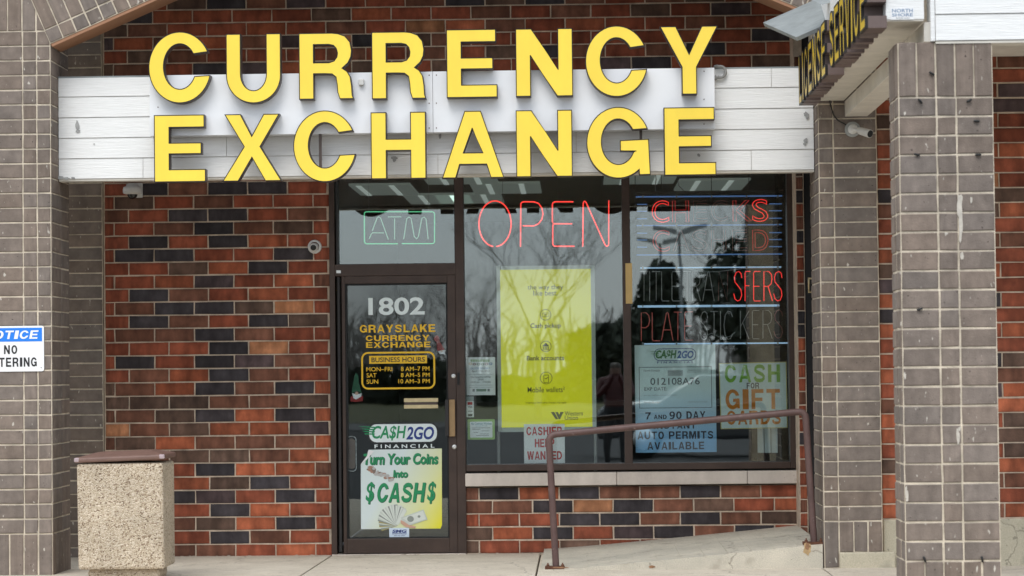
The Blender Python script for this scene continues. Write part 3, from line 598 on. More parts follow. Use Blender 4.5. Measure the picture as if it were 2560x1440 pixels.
# ---- front pier on the right (Y=-5.775)
YF = -5.775
xf0, xf1 = X_(2256.5, 925, YF), X_(2494, 925, YF)
fp = thing('brick_pier', ((xf0 + xf1) / 2, YF, 0), 'tall taupe brick pier nearest to the camera under the white siding', 'pier')
zF = courses([(0, 1402.8), (24, 243.9)], 2300, YF)
xa, xb = X_(2351.5, 925, YF), X_(2401.5, 925, YF)
mb = MB(); stack(mb, front(YF), zF, 0, 24, [(xf0, xa), (xa, xb), (xb, xf1)])
ztop = Z_(2360, 106, YF); ws = (xf1 - xf0) / 5
for k in range(5):
    mb.brick(front(YF), xf0 + ws * k + J / 2, xf0 + ws * (k + 1) - J / 2, zF(24) + J / 2, ztop, .008, taupecol(.97))
    mb.brick(front(YF), xf0 + ws * k + J / 2, xf0 + ws * (k + 1) - J / 2, -.02, zF(0) - J / 2, .008, taupecol(.97))
Pg = lambda u, v, n: (xf0 - n, YF + u, v)
stack(mb, Pg, zF, 0, 24, [(.001, .135), (.165, .335)], tone=.97)
for k in range(3):
    mb.brick(Pg, .112 * k + J / 2, .112 * (k + 1) - J / 2, zF(24) + J / 2, ztop, .006, taupecol()); mb.brick(Pg, .112 * k + J / 2, .112 * (k + 1) - J / 2, -.02, zF(0) - J / 2, .006, taupecol())
mb.box(xf0, xf1, YF, YF + .335, -.02, ztop - .002, 1); mb.build('brickwork', [TAUPE, MORT], fp)
LIMESM = mat('lime_smear', (.50, .46, .40), .95, .2, 30)
_bk = [0]
def blotch(mb, cx, cy, wpx, hpx, Y, n=14, m=0, t=.0012):
    _bk[0] += 1; t += .0003 * (_bk[0] % 9); pts = []
    for k in range(n):
        a = 2 * math.pi * k / n; q = rnd.uniform(.65, 1.15); pts.append(at(cx + wpx * q * math.cos(a), cy + hpx * q * math.sin(a), Y))
    mb.prism([[(p.x, p.z) for p in pts]], front(Y), -.002, t, m, m)
for cx, cy, a, b in ((2399, 510, 8, 34), (2402, 560, 6, 45), (2405, 640, 5, 12), (2395, 1090, 5, 22), (2265, 1228, 3, 16), (2268, 1240, 4, 14), (2262, 940, 3, 10), (2428, 500, 3, 9)):
    mb = MB(); blotch(mb, cx, cy, a, b, YF - .008); mb.build('mortar_smear', [LIMESM], fp)
# little black cable clips left on the pier
for cx, cy, ang, lb in ((2300, 253, .9, 'on the upper left mortar line of the front pier'), (2422, 252, -.5, 'on the upper right mortar line of the front pier'), (2441, 303, .1, 'on the right of the front pier below the top clips'), (2292, 387, .3, 'on the left of the front pier, third mortar line'), (2445, 387, 0, 'on the right of the front pier, third mortar line'),
                    (2329, 184, .6, 'on the soldier bricks at the top of the front pier'), (2299, 773, -.3, 'at mid height on the left of the front pier'), (2311, 1398, 1.2, 'just above the bottom soldier bricks, left side'), (2455, 1398, 1.4, 'just above the bottom soldier bricks, right side')):
    p = at(cx, cy, YF - .01); mb = MB(); dx, dz = math.cos(ang) * .014, -math.sin(ang) * .014
    mb.tube([(p.x - dx, YF - .014, p.z - dz), (p.x, YF - .020, p.z), (p.x + dx, YF - .014, p.z + dz)], .006, 6)
    mb.tube([(p.x, YF - .004, p.z), (p.x, YF - .026, p.z - .004)], .0035, 6)
    tag(mb.build('cable_clip', [BLK]), 'small black cable clip ' + lb, 'clip', 'cable clips on the front pier', 'thing')

# ------------------------------------------------------------------ white siding fascia
YS = -1.68
def siding(mb, P, x0, x1, zs, joints, m=0, mg=1):
    """zs: board edges from top down; lap boards with open joints"""
    for i, (zt_, zb_) in enumerate(zip(zs, zs[1:])):
        xs = [x0] + sorted(joints.get(i, [])) + [x1]
        for a, b in zip(xs, xs[1:]):
            g = .0016
            mb.mesh([P(a + g, zb_ + .004, .012), P(b - g, zb_ + .004, .012), P(b - g, zt_, .006), P(a + g, zt_, .006), P(a + g, zb_ + .004, 0), P(b - g, zb_ + .004, 0), P(b - g, zt_, 0), P(a + g, zt_, 0)],
                    [(0, 1, 2, 3), (4, 5, 1, 0), (5, 6, 2, 1), (7, 4, 0, 3), (6, 7, 3, 2)], m)
fx = thing('siding_fascia', (-.9, YS, 2.7), 'white wood grain siding fascia behind the yellow sign letters', 'fascia')
xs0, xs1 = xe + .008, xq - .008
zs = [Z_(1090, y, YS) for y in (183, 231, 283, 334.5, 386, 437)]
jl = lambda *a: [X_(v, 400, YS) for v in a]
mb = MB(); siding(mb, front(YS), xs0, xs1, zs, {0: jl(1931, 760), 1: jl(1300), 2: jl(820), 3: jl(567, 1441), 4: jl(358, 1095, 1878), })
mb.box(xs0, xs1, YS + .001, YS + .10, zs[5] + .01, zs[0] - .003, 1); mb.build('siding_boards', [WHITE, CREAM], fx)
mb = MB(); mb.box(xs0, xs1, YS - .005, YS + .10, zs[5] - .014, zs[5] + .003); mb.build('bottom_trim', [CREAM], fx, bevel=.003)
mb = MB(); mb.box(xs0, xs1, YS - .004, YS + .16, zs[0], zs[0] + .012); mb.build('top_flashing', [GREYB], fx)
BARE = mat('bare_board', (.34, .34, .33), .9, .2, 20)
for cx, cy, a, b in ((193, 314, 6, 13), (195, 328, 7, 6), (150, 444, 9, 6), (165, 446, 10, 4), (183, 445, 5, 3), (2015, 285, 7, 6), (2018, 290, 5, 9), (2014, 352, 6, 7), (2012, 360, 4, 6), (235, 360, 2, 1.5), (1747, 388, 4, 4), (985, 395, 9, 4), (986, 400, 4, 5), (1100, 340, 3, 8)):
    mb = MB(); blotch(mb, cx, cy, a, b, YS - .014, n=11); mb.build('paint_chip', [BARE], fx)

# ------------------------------------------------------------------ CURRENCY EXCHANGE sign
YPN = YS - .13
xp0, xp1 = X_(374, 260, YPN), X_(1787, 250, YPN)
sg = thing('channel_letter_sign', (-.9, YS, 2.7), 'big yellow CURRENCY EXCHANGE channel letter sign on white panel', 'sign')
zp0, zp1 = Z_(1080, 331, YPN), Z_(1080, 179, YPN)
mb = MB(); mb.box(xp0, X_(1082, 250, YPN) - .001, YPN, YS - .013, zp0, zp1); mb.box(X_(1082, 250, YPN) + .001, xp1, YPN, YS - .013, zp0, zp1); mb.build('backing_panel', [PANEL], sg, bevel=.002)
for cx in (395, 1073, 1091, 1760):
    for cy in (188, 258, 320):
        mb = MB(); p = at(cx, cy + (1080 - cx) * .0145, YPN); mb.lathe([(0.004, 0), (.004, .003), (0, .003)], p, (0, -1, 0), 8); mb.build('screw', [RUST], sg)
p = at(904, 206, YPN); mb = MB(); mb.box(p.x - .018, p.x + .018, YPN - .03, YPN, p.z - .022, p.z + .022); mb.build('photocell', [WPL], sg, bevel=.005)
YFc = YPN - .088
def channel_letter(ch, box, parent, Pm, w_, h_, face, ret, trim, d0, d1):
    """Pm(u,v,n) with u,v in metres; letter body d0..d1; raised trim outline round the face"""
    loops = [[(a * w_, b * h_) for a, b in l] for l in GL[ch]]
    e = bpy.data.objects.new('channel_letter', None); COL.objects.link(e); e.empty_display_size = .05; e.parent = parent
    e.location = Vector(Pm(w_ / 2, 0, d0)) - parent_loc(parent)
    def inset(l, t):
        n = len(l); A = sum(l[i][0] * l[(i + 1) % n][1] - l[(i + 1) % n][0] * l[i][1] for i in range(n)); s_ = 1 if A > 0 else -1; out = []
        for i in range(n):
            p0, p1, p2 = Vector(l[i - 1]), Vector(l[i]), Vector(l[(i + 1) % n]); e1, e2 = (p1 - p0), (p2 - p1)
            if e1.length < 1e-6 or e2.length < 1e-6: out.append(tuple(p1)); continue
            n1 = Vector((-e1.y, e1.x)).normalized() * s_; n2 = Vector((-e2.y, e2.x)).normalized() * s_
            b = n1 + n2; q = b.dot(n1); b = b / q if abs(q) > .35 else n1; out.append(tuple(p1 + b * t))
        return out
    t = .006 if d1 < .11 else .011
    ins = [inset(l, t if i == 0 else -t) for i, l in enumerate(loops)]
    mb = MB(); mb.prism(ins, Pm, d1 - .012, d1 - .001, 0, 0, back=False); mb.build('letter_face', [face], e)
    mb = MB(); mb.prism(loops, Pm, d0, d1 - .015, 0, 0); mb.build('letter_return', [ret], e)
    mb = MB()
    for l, q in zip(loops, ins):
        n = len(l)
        for i in range(n):
            j_ = (i + 1) % n
            mb.face([Pm(*l[i], d1), Pm(*l[j_], d1), Pm(*q[j_], d1), Pm(*q[i], d1)]); mb.face([Pm(*l[i], d1 - .016), Pm(*l[j_], d1 - .016), Pm(*l[j_], d1), Pm(*l[i], d1)]); mb.face([Pm(*q[i], d1 - .012), Pm(*q[j_], d1 - .012), Pm(*q[j_], d1), Pm(*q[i], d1)])
    mb.build('letter_trim', [trim], e); e['label'] = 'yellow letter ' + ch + ' of the sign'
    return e
ROW1 = [('C', 371, 79, 528, 258), ('U', 565, 84, 702, 258), ('R', 747, 82, 884, 248), ('R', 929, 79, 1065, 247), ('E', 1116, 73, 1243, 244), ('N', 1289, 71, 1432, 241), ('C', 1463, 64, 1620, 242), ('Y', 1650, 65, 1796, 236)]
ROW2 = [('E', 385, 287, 514, 455), ('X', 555, 285, 704, 453), ('C', 733, 276, 891, 455), ('H', 927, 280, 1065, 447), ('A', 1104, 277, 1260, 445), ('N', 1290, 275, 1431, 442), ('G', 1466, 267, 1626, 446), ('E', 1660, 268, 1790, 438)]
for row, dback in ((ROW1, YPN), (ROW2, YPN)):
    for ch, a, b, c, d in row:
        x0, x1, z0, z1 = pxbox((a, b, c, d), YFc)
        Pm = lambda u, v, n, x0=x0, z0=z0: (x0 + u, YPN - .001 - n, z0 + v)
        channel_letter(ch, None, sg, Pm, x1 - x0, z1 - z0, YEL, RET, TRIM, .0, YPN - .001 - YFc)
for cx in (406, 800, 948, 1045, 1310, 1412, 1602, 1682):
    xh = X_(cx, 330, YPN); mb = MB(); mb.box(xh - .009, xh + .009, YPN + .002, YPN + .03, zp0 - .28, zp0 - .001); mb.build('hanger_bracket', [RET], sg)

# ------------------------------------------------------------------ right wing: beams, LICENSE SERVICE sign
xw = xq - .02
zU = Z_(2265, 50, YF); zLw = ztop + .004
bm_ = thing('siding_beam', (xw + .1, -3.8, zU), 'white siding beam carrying the side sign, seen from below', 'beam')
xu1 = X_(2309, 30, YF)
mb = MB(); mb.box(xw, xu1, YF - .02, YP_ - .02, zU, zU + .85); mb.build('beam_box', [WHITE], bm_, bevel=.003)
mb = MB(); mb.box(xw + .004, xu1 - .004, YF - .016, YP_ - .02, zU - .008, zU - .0005); mb.build('beam_soffit', [CREAM], bm_)
p = at(2257, 33, YF - .022); mb = MB(); put_rect(mb, (2226, 19, 2285, 49), YF - .0225, 0); put_text(mb, 'NORTH', (2230, 22, 2282, 31), YF - .0235, 1, .02); put_text(mb, 'SHORE', (2230, 33, 2282, 41), YF - .0235, 1, .02); put_text(mb, 'SIGN CO.', (2240, 43, 2275, 47), YF - .0235, 2)
tag(mb.build('maker_label', [PAPW, ink('ink_slate', (.22, .30, .42)), GRY]), 'small white NORTH SHORE SIGN CO. label on the beam end', 'label', kind='thing')
lb = thing('timber_beam', (1.95, -3.8, zLw), 'lower cream beam running from corner pier to front pier', 'beam')
xl0 = X_(2112, 270, YP_ - .02); xl1 = X_(2169, 286, YP_ - .02)
mb = MB(); mb.box(xl0, xl1, YF + .01, YP_ - .01, zLw, zU - .012); mb.build('beam_box', [CREAM], lb, bevel=.003)
rf = thing('siding_fascia', (2.7, YF, ztop), 'white siding fascia at the top right above the front pier', 'fascia')
xg0 = X_(2337, 50, YF); zs2 = [ztop + .005 + .1405 * k for k in range(6)][::-1]
mb = MB(); siding(mb, front(YF - .004), xg0, 4.2, zs2, {}); mb.box(xg0, 4.2, YF - .003, YF + .12, ztop + .006, ztop + .75, 1); mb.build('siding_boards', [WHITE, CREAM], rf)
mb = MB(); mb.box(X_(2325, 50, YF), xg0 - .002, YF - .02, YF + .12, ztop + .004, ztop + .75); mb.build('corner_trim', [WHITE], rf, bevel=.004)
mb = MB(); mb.box(xg0, 4.2, YF - .012, YF + .12, ztop - .008, ztop + .004); mb.build('bottom_trim', [CREAM], rf)
mb = MB(); mb.box(xl1 + .002, 4.2, YF + .13, YP_ - .02, ztop + .4, ztop + .5); mb.box(xu1, 4.2, YF + .1, 0, 4.3, 4.4)
tag(mb.build('wing_ceiling', [CREAM]), 'ceiling of the side walkway behind the siding', 'ceiling', kind='structure')
ls = thing('channel_letter_sign', (xw, -3.9, zU), 'black edged yellow LICENSE SERVICE letters on the side beam', 'sign')
YN_, YFar = YF - .06, YP_ - .10
word = 'LICENSE SERVICE'; wd = {'I': .38, 'L': .8, ' ': .62}; tot = sum(wd.get(c, 1) for c in word) + .22 * (len(word) - 1)
un = (YFar - YN_) / tot; u = YFar
zl0 = atx(2170, 84, xw - .11).z - .0; zl0 = 3.165; hl = .335
for ch in word:
    ww = wd.get(ch, 1) * un
    if ch != ' ':
        Pm = lambda uu, v, n, u=u: (xw - .001 - n, u - uu, zl0 + v)
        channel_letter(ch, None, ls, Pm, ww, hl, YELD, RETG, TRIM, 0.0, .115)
    u -= ww + .22 * un
# tilted grey eave boards where the two roofs meet
A, B, C = at(1911, 66, -2.3), at(2042, 8, -2.3), at(1994, 103, -2.75)
Dd = C + (B - A) * 1.6; B2 = A + (B - A) * 1.6
nrm = (B - A).cross(C - A).normalized(); nrm = nrm if nrm.z > 0 else -nrm
mb = MB(); mb.hexa([A, B2, Dd, C], [q + nrm * .03 for q in (A, B2, Dd, C)])
tag(mb.build('eave_board', [GREYB], bevel=.003), 'weathered grey eave board tilted above the side sign', 'board', kind='thing')
A, B, C = at(2018, -4, -2.9), at(2085, -22, -2.9), at(2056, 12, -3.0)
mb = MB(); mb.hexa([A, B, C + (B - A), C], [q + Vector((0, .02, .03)) for q in (A, B, C + (B - A), C)])
tag(mb.build('eave_board', [GREYB]), 'short weathered grey board end at the top edge', 'board', kind='thing')

# ------------------------------------------------------------------ ground, sidewalk, ramp
mb = MB(); mb.face([(-400, -400, -.19), (400, -400, -.19), (400, 30, -.19), (-400, 30, -.19)])
tag(mb.build('parking_lot', [ASPH]), kind='structure')
def gz(y): return .03 * min(1, max(0, -y / 2))
mb = MB(); xsj = sorted([-9, -5.2, atz(790, 1420, 0).x, atz(1345, 1415, 0.02).x, X_(2070, 1430, -2.3), 4.6, 9]); ys = [0.3, -2.35, -4.9, -7.6]
for a, b in zip(xsj, xsj[1:]):
    for yb, ya in zip(ys, ys[1:]):
        g = .006; q = [(a + g, ya + g), (b - g, ya + g), (b - g, yb - g), (a + g, yb - g)]
        mb.hexa([(x, y, -.2) for x, y in q], [(x, y, gz(y)) for x, y in q])
mb.box(-9, 9, -7.58, .28, -.2, -.012, 1)
tag(mb.build('sidewalk', [CONC, mat('joint_dirt', (.12, .10, .08), .95, .4, 30)], bevel=.004), kind='structure')
YR = YP_ - .01
ramp = MB(); xr0 = atz(1352, 1424, .03).x; xr1 = xq - .012; zr = Z_(2055, 1357, YR); n = 12
pr = [(xr0 + (xr1 - xr0) * k / n, .036 + (zr - .036) * (max(0, (k - .3) / (n - .3))) ** 1.12) for k in range(n + 1)]
for (x0, za), (x1, zb) in zip(pr, pr[1:]):
    ramp.hexa([(x0, YR, 0), (x1, YR, 0), (x1, YR, zb - .01), (x0, YR, za - .006)], [(x0, -.004, 0), (x1, -.004, 0), (x1, -.004, zb), (x0, -.004, za)])
rp = thing('concrete_ramp', ((xr0 + xr1) / 2, YR, 0), 'rising concrete ramp along the low brick wall under the window', 'ramp')
ramp.build('slab', [RAMPC], rp)
RSM = mat('rust_stain', (.42, .29, .15), .9, .25, 25); RSD = mat('rust_stain_dark', (.24, .13, .07), .9, .35, 25)
for cx, cy, a, b, mm in ((2018, 1374, 12, 17, RSM), (2019, 1366, 7, 10, RSD), (1630, 1417, 9, 3.5, RSD), (1400, 1419, 22, 2, RSD)):
    mb = MB(); blotch(mb, cx, cy, a, b, YR - .0006, 14, 0, .0005); mb.build('rust_stain', [mm], rp)
mb = MB()
for k in range(110):   # grit and crumbs in the corner of wall and pavement
    x = rnd.uniform(-3.4, -.1); s_ = rnd.uniform(.004, .011); y = -rnd.uniform(.012, .06); mb.box(x - s_, x + s_, y - s_, y + s_ * .6, gz(y), gz(y) + s_ * rnd.uniform(.5, 1.1))
tag(mb.build('grit', [mat('grit', (.42, .36, .29), .9, .5, 60)]), 'grit lying along the foot of the wall', 'grit', kind='stuff')

# ------------------------------------------------------------------ handrail
YH = YR + .07
def rz(x): 
    for (x0, za), (x1, zb) in zip(pr, pr[1:]):
        if x0 <= x <= x1: return za + (zb - za) * (x - x0) / (x1 - x0)
    return .036
a0, a1 = at(1390, 1410, YH), at(2035, 1352, YH)
t0, t1 = at(1376, 1087, YH), at(2012, 1028, YH)
hr = thing('handrail', ((a0.x + a1.x) / 2, YH, 0), 'brown painted pipe handrail rising along the ramp', 'handrail')
def bend(p, c, q, r_=.055, n=7):
    p, c, q = map(Vector, (p, c, q)); a, b = c + (p - c).normalized() * r_, c + (q - c).normalized() * r_
    return [a * (1 - t) ** 2 + c * 2 * t * (1 - t) + b * t * t for t in [k / n for k in range(n + 1)]]
c0, c1_ = Vector((t0.x - .012, YH, t0.z)), Vector((t1.x + .004, YH, t1.z)); f0, f1 = Vector((a0.x, YH, rz(a0.x))), Vector((min(a1.x, xq - .05), YH, rz(xq - .06)))
mb = MB(); mb.tube([f0] + bend(f0, c0, c1_) + bend(c0, c1_, f1) + [f1], .0235, 14); mb.build('rail_pipe', [RAIL], hr, smooth=True)
for f_ in (f0, f1):
    mb = MB(); mb.box(f_.x - .075, f_.x + .06, YH - .045, YH + .05, f_.z - .012, f_.z + .008)
    for dx in (-.055, .045): mb.lathe([(.011, 0), (.011, .014), (.005, .016), (.005, .026), (0, .026)], (f_.x + dx, YH - .02, f_.z + .007), (0, 0, 1), 6)
    mb.build('base_plate', [RUST], hr)

# ------------------------------------------------------------------ trash can
YT = -2.60
tx0, tx1 = X_(190, 1300, YT), X_(410, 1300, YT)
tcn = thing('trash_can', ((tx0 + tx1) / 2, YT + .27, 0), 'square pebble concrete trash can with brown plastic lid beside the pier', 'trash can')
zt0, zt1 = Z_(300, 1424, YT), Z_(300, 1158, YT)
mb = MB(); dT = .47; ti = .012
mb.hexa([(tx0 + ti, YT, zt0), (tx1, YT, zt0), (tx1 - .004, YT + dT, zt0), (tx0 + ti, YT + dT, zt0)], [(tx0 + .004, YT, zt1), (tx1 - .006, YT, zt1), (tx1 - .006, YT + dT, zt1), (tx0 + .004, YT + dT, zt1)])
mb.build('body', [PEB], tcn, bevel=.018)
mb = MB(); mb.box(tx0 + .06, tx1 - .045, YT + .06, YT + dT - .05, .03, zt0 + .004); mb.build('plinth', [PEB], tcn, bevel=.03)
mb = MB(); zc = zt1 + .004
q0 = [(tx0 - .009, YT - .012), (tx1 + .004, YT - .012), (tx1 + .004, YT + dT + .012), (tx0 - .009, YT + dT + .012)]; i_ = .12
q1 = [(tx0 + i_, YT + i_), (tx1 - i_, YT + i_), (tx1 - i_, YT + dT - i_), (tx0 + i_, YT + dT - i_)]
tl = lambda x, y: .018 * (x - tx0) / (tx1 - tx0)
L0 = [(x, y, zc + tl(x, y)) for x, y in q0]; L1 = [(x, y, zc + .032 + tl(x, y)) for x, y in q0]; L2 = [(x, y, zc + .062 + tl(x, y)) for x, y in q1]
L3 = [(x + (.03 if x < (tx0 + tx1) / 2 else -.03), y + (.03 if y < YT + dT / 2 else -.03), zc + .052) for x, y in q1]
vs = L0 + L1 + L2 + L3; fs = [(3, 2, 1, 0)]
for k in range(3):
    for a in range(4): fs.append((k * 4 + a, k * 4 + (a + 1) % 4, k * 4 + 4 + (a + 1) % 4, k * 4 + 4 + a))
fs.append((12, 13, 14, 15)); mb.mesh(vs, fs); mb.build('lid', [LID], tcn, bevel=.010)
mb = MB()
for x in (tx0 - .010, tx1 - .030): mb.box(x, x + .036, YT - .0135, YT + .02, zc + .004 + tl(x, 0), zc + .034 + tl(x, 0))
mb.build('scuffed_corner', [SCUFF], tcn, bevel=.008)
mb = MB(); cxt = (tx0 + tx1) / 2; cyt = YT + dT / 2
mb.lathe([(.105, .03), (.115, .06), (.105, .062), (.095, .03)], (cxt, cyt, zc), (0, 0, 1), 24); mb.build('opening_ring', [LID], tcn)

# ------------------------------------------------------------------ notice sign on the left pier
YNt = YP_ - .012
ns = thing('notice_sign', (-3.8, YNt, 1.4), 'white and blue NOTICE NO LOITERING sign on the left pier', 'sign')
mb = MB(); x0, x1, z0, z1 = pxbox((-57, 815, 110, 929), YNt); mb.prism([rrect(x0, x1, z0, z1, .016)], front(YNt + .003), 0, .003); mb.build('plate', [PAPW, PAPW], ns)
mb = MB(); put_rect(mb, (-52, 820, 105, 854), YNt - .0012); mb.build('blue_band', [BLU], ns)
mb = MB(); put_glyphs(mb, 'NOTICE', (-41, 826.5, 97, 847.5), YNt - .0024, 0, .2); mb.build('lettering', [PAPW], ns)
mb = MB(); put_glyphs(mb, 'NO', (10, 863, 43, 885), YNt - .0012, 0, 0, .28); put_glyphs(mb, 'LOITERING', (-46, 894, 92, 917), YNt - .0012, 0, 0, .24)
p = at(103, 919, YNt); mb.lathe([(.003, 0), (.003, .002), (0, .002)], p, (0, -1, 0), 8); mb.build('lettering', [K], ns)

# ------------------------------------------------------------------ security cameras
# dome camera under the fascia
p = at(331, 482, -.1); dc = thing('dome_camera', (p.x, -.02, p.z), 'dome security camera with smoked globe under the fascia', 'camera', 'security cameras')
mb = MB(); x0, x1, z0, z1 = pxbox((320, 457.5, 356, 494), -.03); mb.box(x0, x1, -.03, -.007, z0, z1); mb.build('mounting_plate', [WPL], dc, bevel=.006)
mb = MB(); mb.lathe([(.0, .062), (.045, .06), (.048, .045), (.068, .038), (.072, .02), (.072, .0), (.066, -.012), (.04, -.018)], (p.x, -.1, p.z + .005), (0, 0, 1), 28); mb.build('housing', [WPL], dc)
mb = MB(); mb.lathe([(.040, -.010)] + [(.040 * math.cos(R(a)), -.014 - .040 * math.sin(R(a))) for a in range(0, 91, 15)], (p.x, -.1, p.z + .005), (0, 0, 1), 24); mb.build('globe', [SMOKE], dc)
# turret camera beside the door
p = at(787, 617, -.01); tcm = thing('turret_camera', (p.x, -.007, p.z), 'round white ball security camera on the brick wall beside the door', 'camera', 'security cameras')
mb = MB(); mb.lathe([(.053, .0), (.053, .014), (.046, .022), (.036, .024)], (p.x, -.007, p.z), (0, -1, 0), 32); mb.build('base', [WPL], tcm)
mb = MB(); mb.lathe([(.034, .015)] + [(.034 * math.cos(R(a)), .03 + .034 * math.sin(R(a))) for a in range(0, 91, 15)], (p.x - .002, -.007, p.z - .003), (-.05, -1, -.1), 28); mb.build('ball', [WPL], tcm)
mb = MB(); mb.lathe([(.021, .054), (.0215, .0665), (.017, .068), (0, .0685)], (p.x - .002, -.007, p.z - .003), (-.05, -1, -.1), 24); mb.build('lens', [BLK], tcm)
# bullet camera on the corner pier
p = at(2131, 324, YP_ - .006); bc = thing('bullet_camera', tuple(p), 'white bullet security camera with cable on the corner pier', 'camera', 'security cameras')
mb = MB(); mb.lathe([(.053, 0), (.053, .02), (.047, .024), (.03, .024)], p, (0, -1, 0), 32); mb.build('junction_box', [GPL], bc)
mb = MB(); mb.lathe([(.034, .02), (.034, .032), (.016, .042), (0, .042)], (p.x, p.y, p.z), (0, -1, 0), 28); mb.build('base', [WPL], bc)
q0 = Vector((p.x + .004, p.y - .04, p.z)); q1 = q0 + Vector((.030, -.025, -.012)); dd = Vector((.064, -.075, -.030)).normalized()
mb = MB(); mb.tube([q0, q1], .012, 12); q2 = q1 + dd * .11; mb.tube([q1 - dd * .012, q1, q1 + dd * .03, q2], [.012, .022, .027, .029], 16, caps=True); mb.build('body', [WPL], bc)
mb = MB(); mb.tube([q2 - dd * .001, q2 + dd * .003], .025, 16); mb.build('lens', [BLK], bc)
mb = MB(); pts = [at(2072, 232, YP_ - .05), at(2076, 262, YP_ - .03), at(2084, 288, YP_ - .02), at(2096, 302, YP_ - .018), at(2112, 310, YP_ - .018), p + Vector((-.03, -.015, .02))]
mb.tube(pts, .0045, 8); mb.build('cable', [BLK], bc)
# conduit hook on the fascia
c = at(1800, 180, YS - .03); mb = MB(); rr_ = .039
mb.tube([(c.x - .035, YS - .008, c.z + .04), (c.x - .02, YS - .03, c.z + .042)] + [(c.x + rr_ * math.cos(R(a)), YS - .035, c.z + rr_ * math.sin(R(a))) for a in range(105, -121, -15)], .0105, 10)
mb.lathe([(.015, 0), (.015, .024)], (c.x - .022, YS - .035, c.z - .034), (-.4, 0, -.3), 10)
tag(mb.build('conduit_hook', [mat('grey_conduit', (.27, .265, .25), .5, .15, 10)]), 'curled grey conduit end beside the right end of the sign panel', 'conduit', kind='thing')

# ------------------------------------------------------------------ storefront frame and windows
YG = .045      # glass plane
def member(mb, a, y0=-.035, y1=.10, m=0):
    x0, x1, z0, z1 = pxbox(a, y0); mb.box(x0, x1, y0, y1, z0, z1, m)
ztf = Z_(1300, 395, 0)
zg0 = Z_(1360, 1177, -.03)
def vbar(px, py, wpx, z0, z1, y0=-.035, y1=.10, mat_=BRONZE, parent=None, name='mullion'):
    a, b = X_(px - wpx / 2, py, y0), X_(px + wpx / 2, py, y0); mb = MB(); mb.box(a, b, y0, y1, z0, z1); return mb.build(name, [mat_], parent, bevel=.004)
def pane(parent, px0, px1, py0, py1, z0=None, z1=None, pyc=None):
    x0, x1, za, zb = pxbox((px0, py0, px1, py1), YG); mb = MB()
    mb.box(x0 - .01, x1 + .01, YG, YG + .006, (z0 if z0 is not None else za) - .01, (z1 if z1 is not None else zb) + .01); return mb.build('pane', [GLASS], parent)
dx0 = X_(827, 900); 
sw = thing('shop_window', (.7, 0, .6), 'large two pane shop window in bronze frame full of posters and neon', 'window')
vbar(1568, 800, 20, zg0 + .05, ztf, parent=sw); vbar(1981, 800, 19, zg0, ztf, parent=sw, name='jamb'); 
xa_, xb_ = X_(1163, 900), X_(1972, 900)
mb = MB(); mb.box(xa_ + .001, xb_ - .001, -.034, .10, zg0, Z_(1360, 1160, -.03)); mb.build('bottom_rail', [BRONZE], sw, bevel=.004)
mb = MB(); mb.box(xa_ - .03, X_(1990, 400), -.034, .10, ztf, ztf + .08); mb.build('head', [BRONZED], sw)
pane(sw, 1162, 1559, 430, 1158, z1=ztf); pane(sw, 1578, 1972, 430, 1157, z1=ztf)
mb = MB(); x0, x1, z0, z1 = pxbox((1564, 658, 1580.5, 759), -.04); mb.box(x0, x1, -.041, -.0355, z0, z1)
tag(mb.build('tan_strip', [TANP]), 'plain tan strip taped on the window mullion', 'strip', kind='thing')

# ---- door
gd = thing('glass_door', (X_(990, 1200), 0, 0), 'bronze framed glass shop door numbered 1802 with gold lettering', 'door')
xd0, xd1 = X_(836, 1000), X_(1151, 1000)
for px_, w_, nm, mm in ((832, 14, 'jamb', BRONZE), (1151, 22, 'jamb', BRONZE)):
    vbar(px_, 900, w_, 0.0, ztf, parent=gd, name=nm, mat_=mm)
mb = MB(); mb.box(dx0 + .03, xd1, -.030, .10, Z_(990, 689, -.03), Z_(990, 660, -.03)); mb.build('transom_bar', [BRONZE], gd, bevel=.004)
mb = MB(); mb.box(dx0 + .03, xd1, -.032, .10, ztf, ztf + .08); mb.build('head', [BRONZE], gd, bevel=.004)
mb = MB(); x0, x1, z0, z1 = pxbox((841, 660, 1139, 668), -.03); mb.box(x0, x1, -.028, .09, z0 - .02, z1 + .004); mb.box(x0 - .0, x0 + .012, -.02, .09, z1, ztf); mb.box(x1 - .008, x1 + .002, -.02, .09, z1, ztf); mb.build('glazing_bead', [BRONZED], gd)
pane(gd, 848, 1137, 450, 658, z1=ztf)
# leaf
zb_, zt_ = Z_(990, 1384, 0), Z_(990, 688, 0)
xl_, xr_ = X_(856, 1000, -.03), X_(1141, 1000, -.03)
gx0, gx1, gz0, gz1 = pxbox((865, 708, 1121, 1346), -.02)
mb = MB(); mb.box(xl_, gx0, -.026, .06, zb_ + .006, zt_ - .006); mb.box(gx1, xr_, -.026, .06, zb_ + .006, zt_ - .006); mb.box(gx0, gx1, -.0255, .06, gz1, zt_ - .006); mb.box(gx0, gx1, -.0255, .06, zb_ + .006, gz0); mb.build('leaf_frame', [BRONZE], gd, bevel=.003)
mb = MB(); t = .012; mb.box(gx0, gx0 + t, -.012, .05, gz0, gz1); mb.box(gx1 - t, gx1, -.012, .05, gz0, gz1); mb.box(gx0 + t, gx1 - t, -.012, .05, gz1 - t, gz1); mb.box(gx0 + t, gx1 - t, -.012, .05, gz0, gz0 + t * .6); mb.build('gasket', [GASKET], gd)
mb = MB(); mb.box(gx0 + .004, gx1 - .004, YG - .02, YG - .014, gz0, gz1); mb.build('pane', [DGLASS], gd)
mb = MB(); mb.tube([(X_(848.5, 1000, -.03), -.02, zb_ + .02), (X_(848.5, 1000, -.03), -.02, zt_ - .01)], .014, 10); mb.build('hinge_strip', [BRONZED], gd)
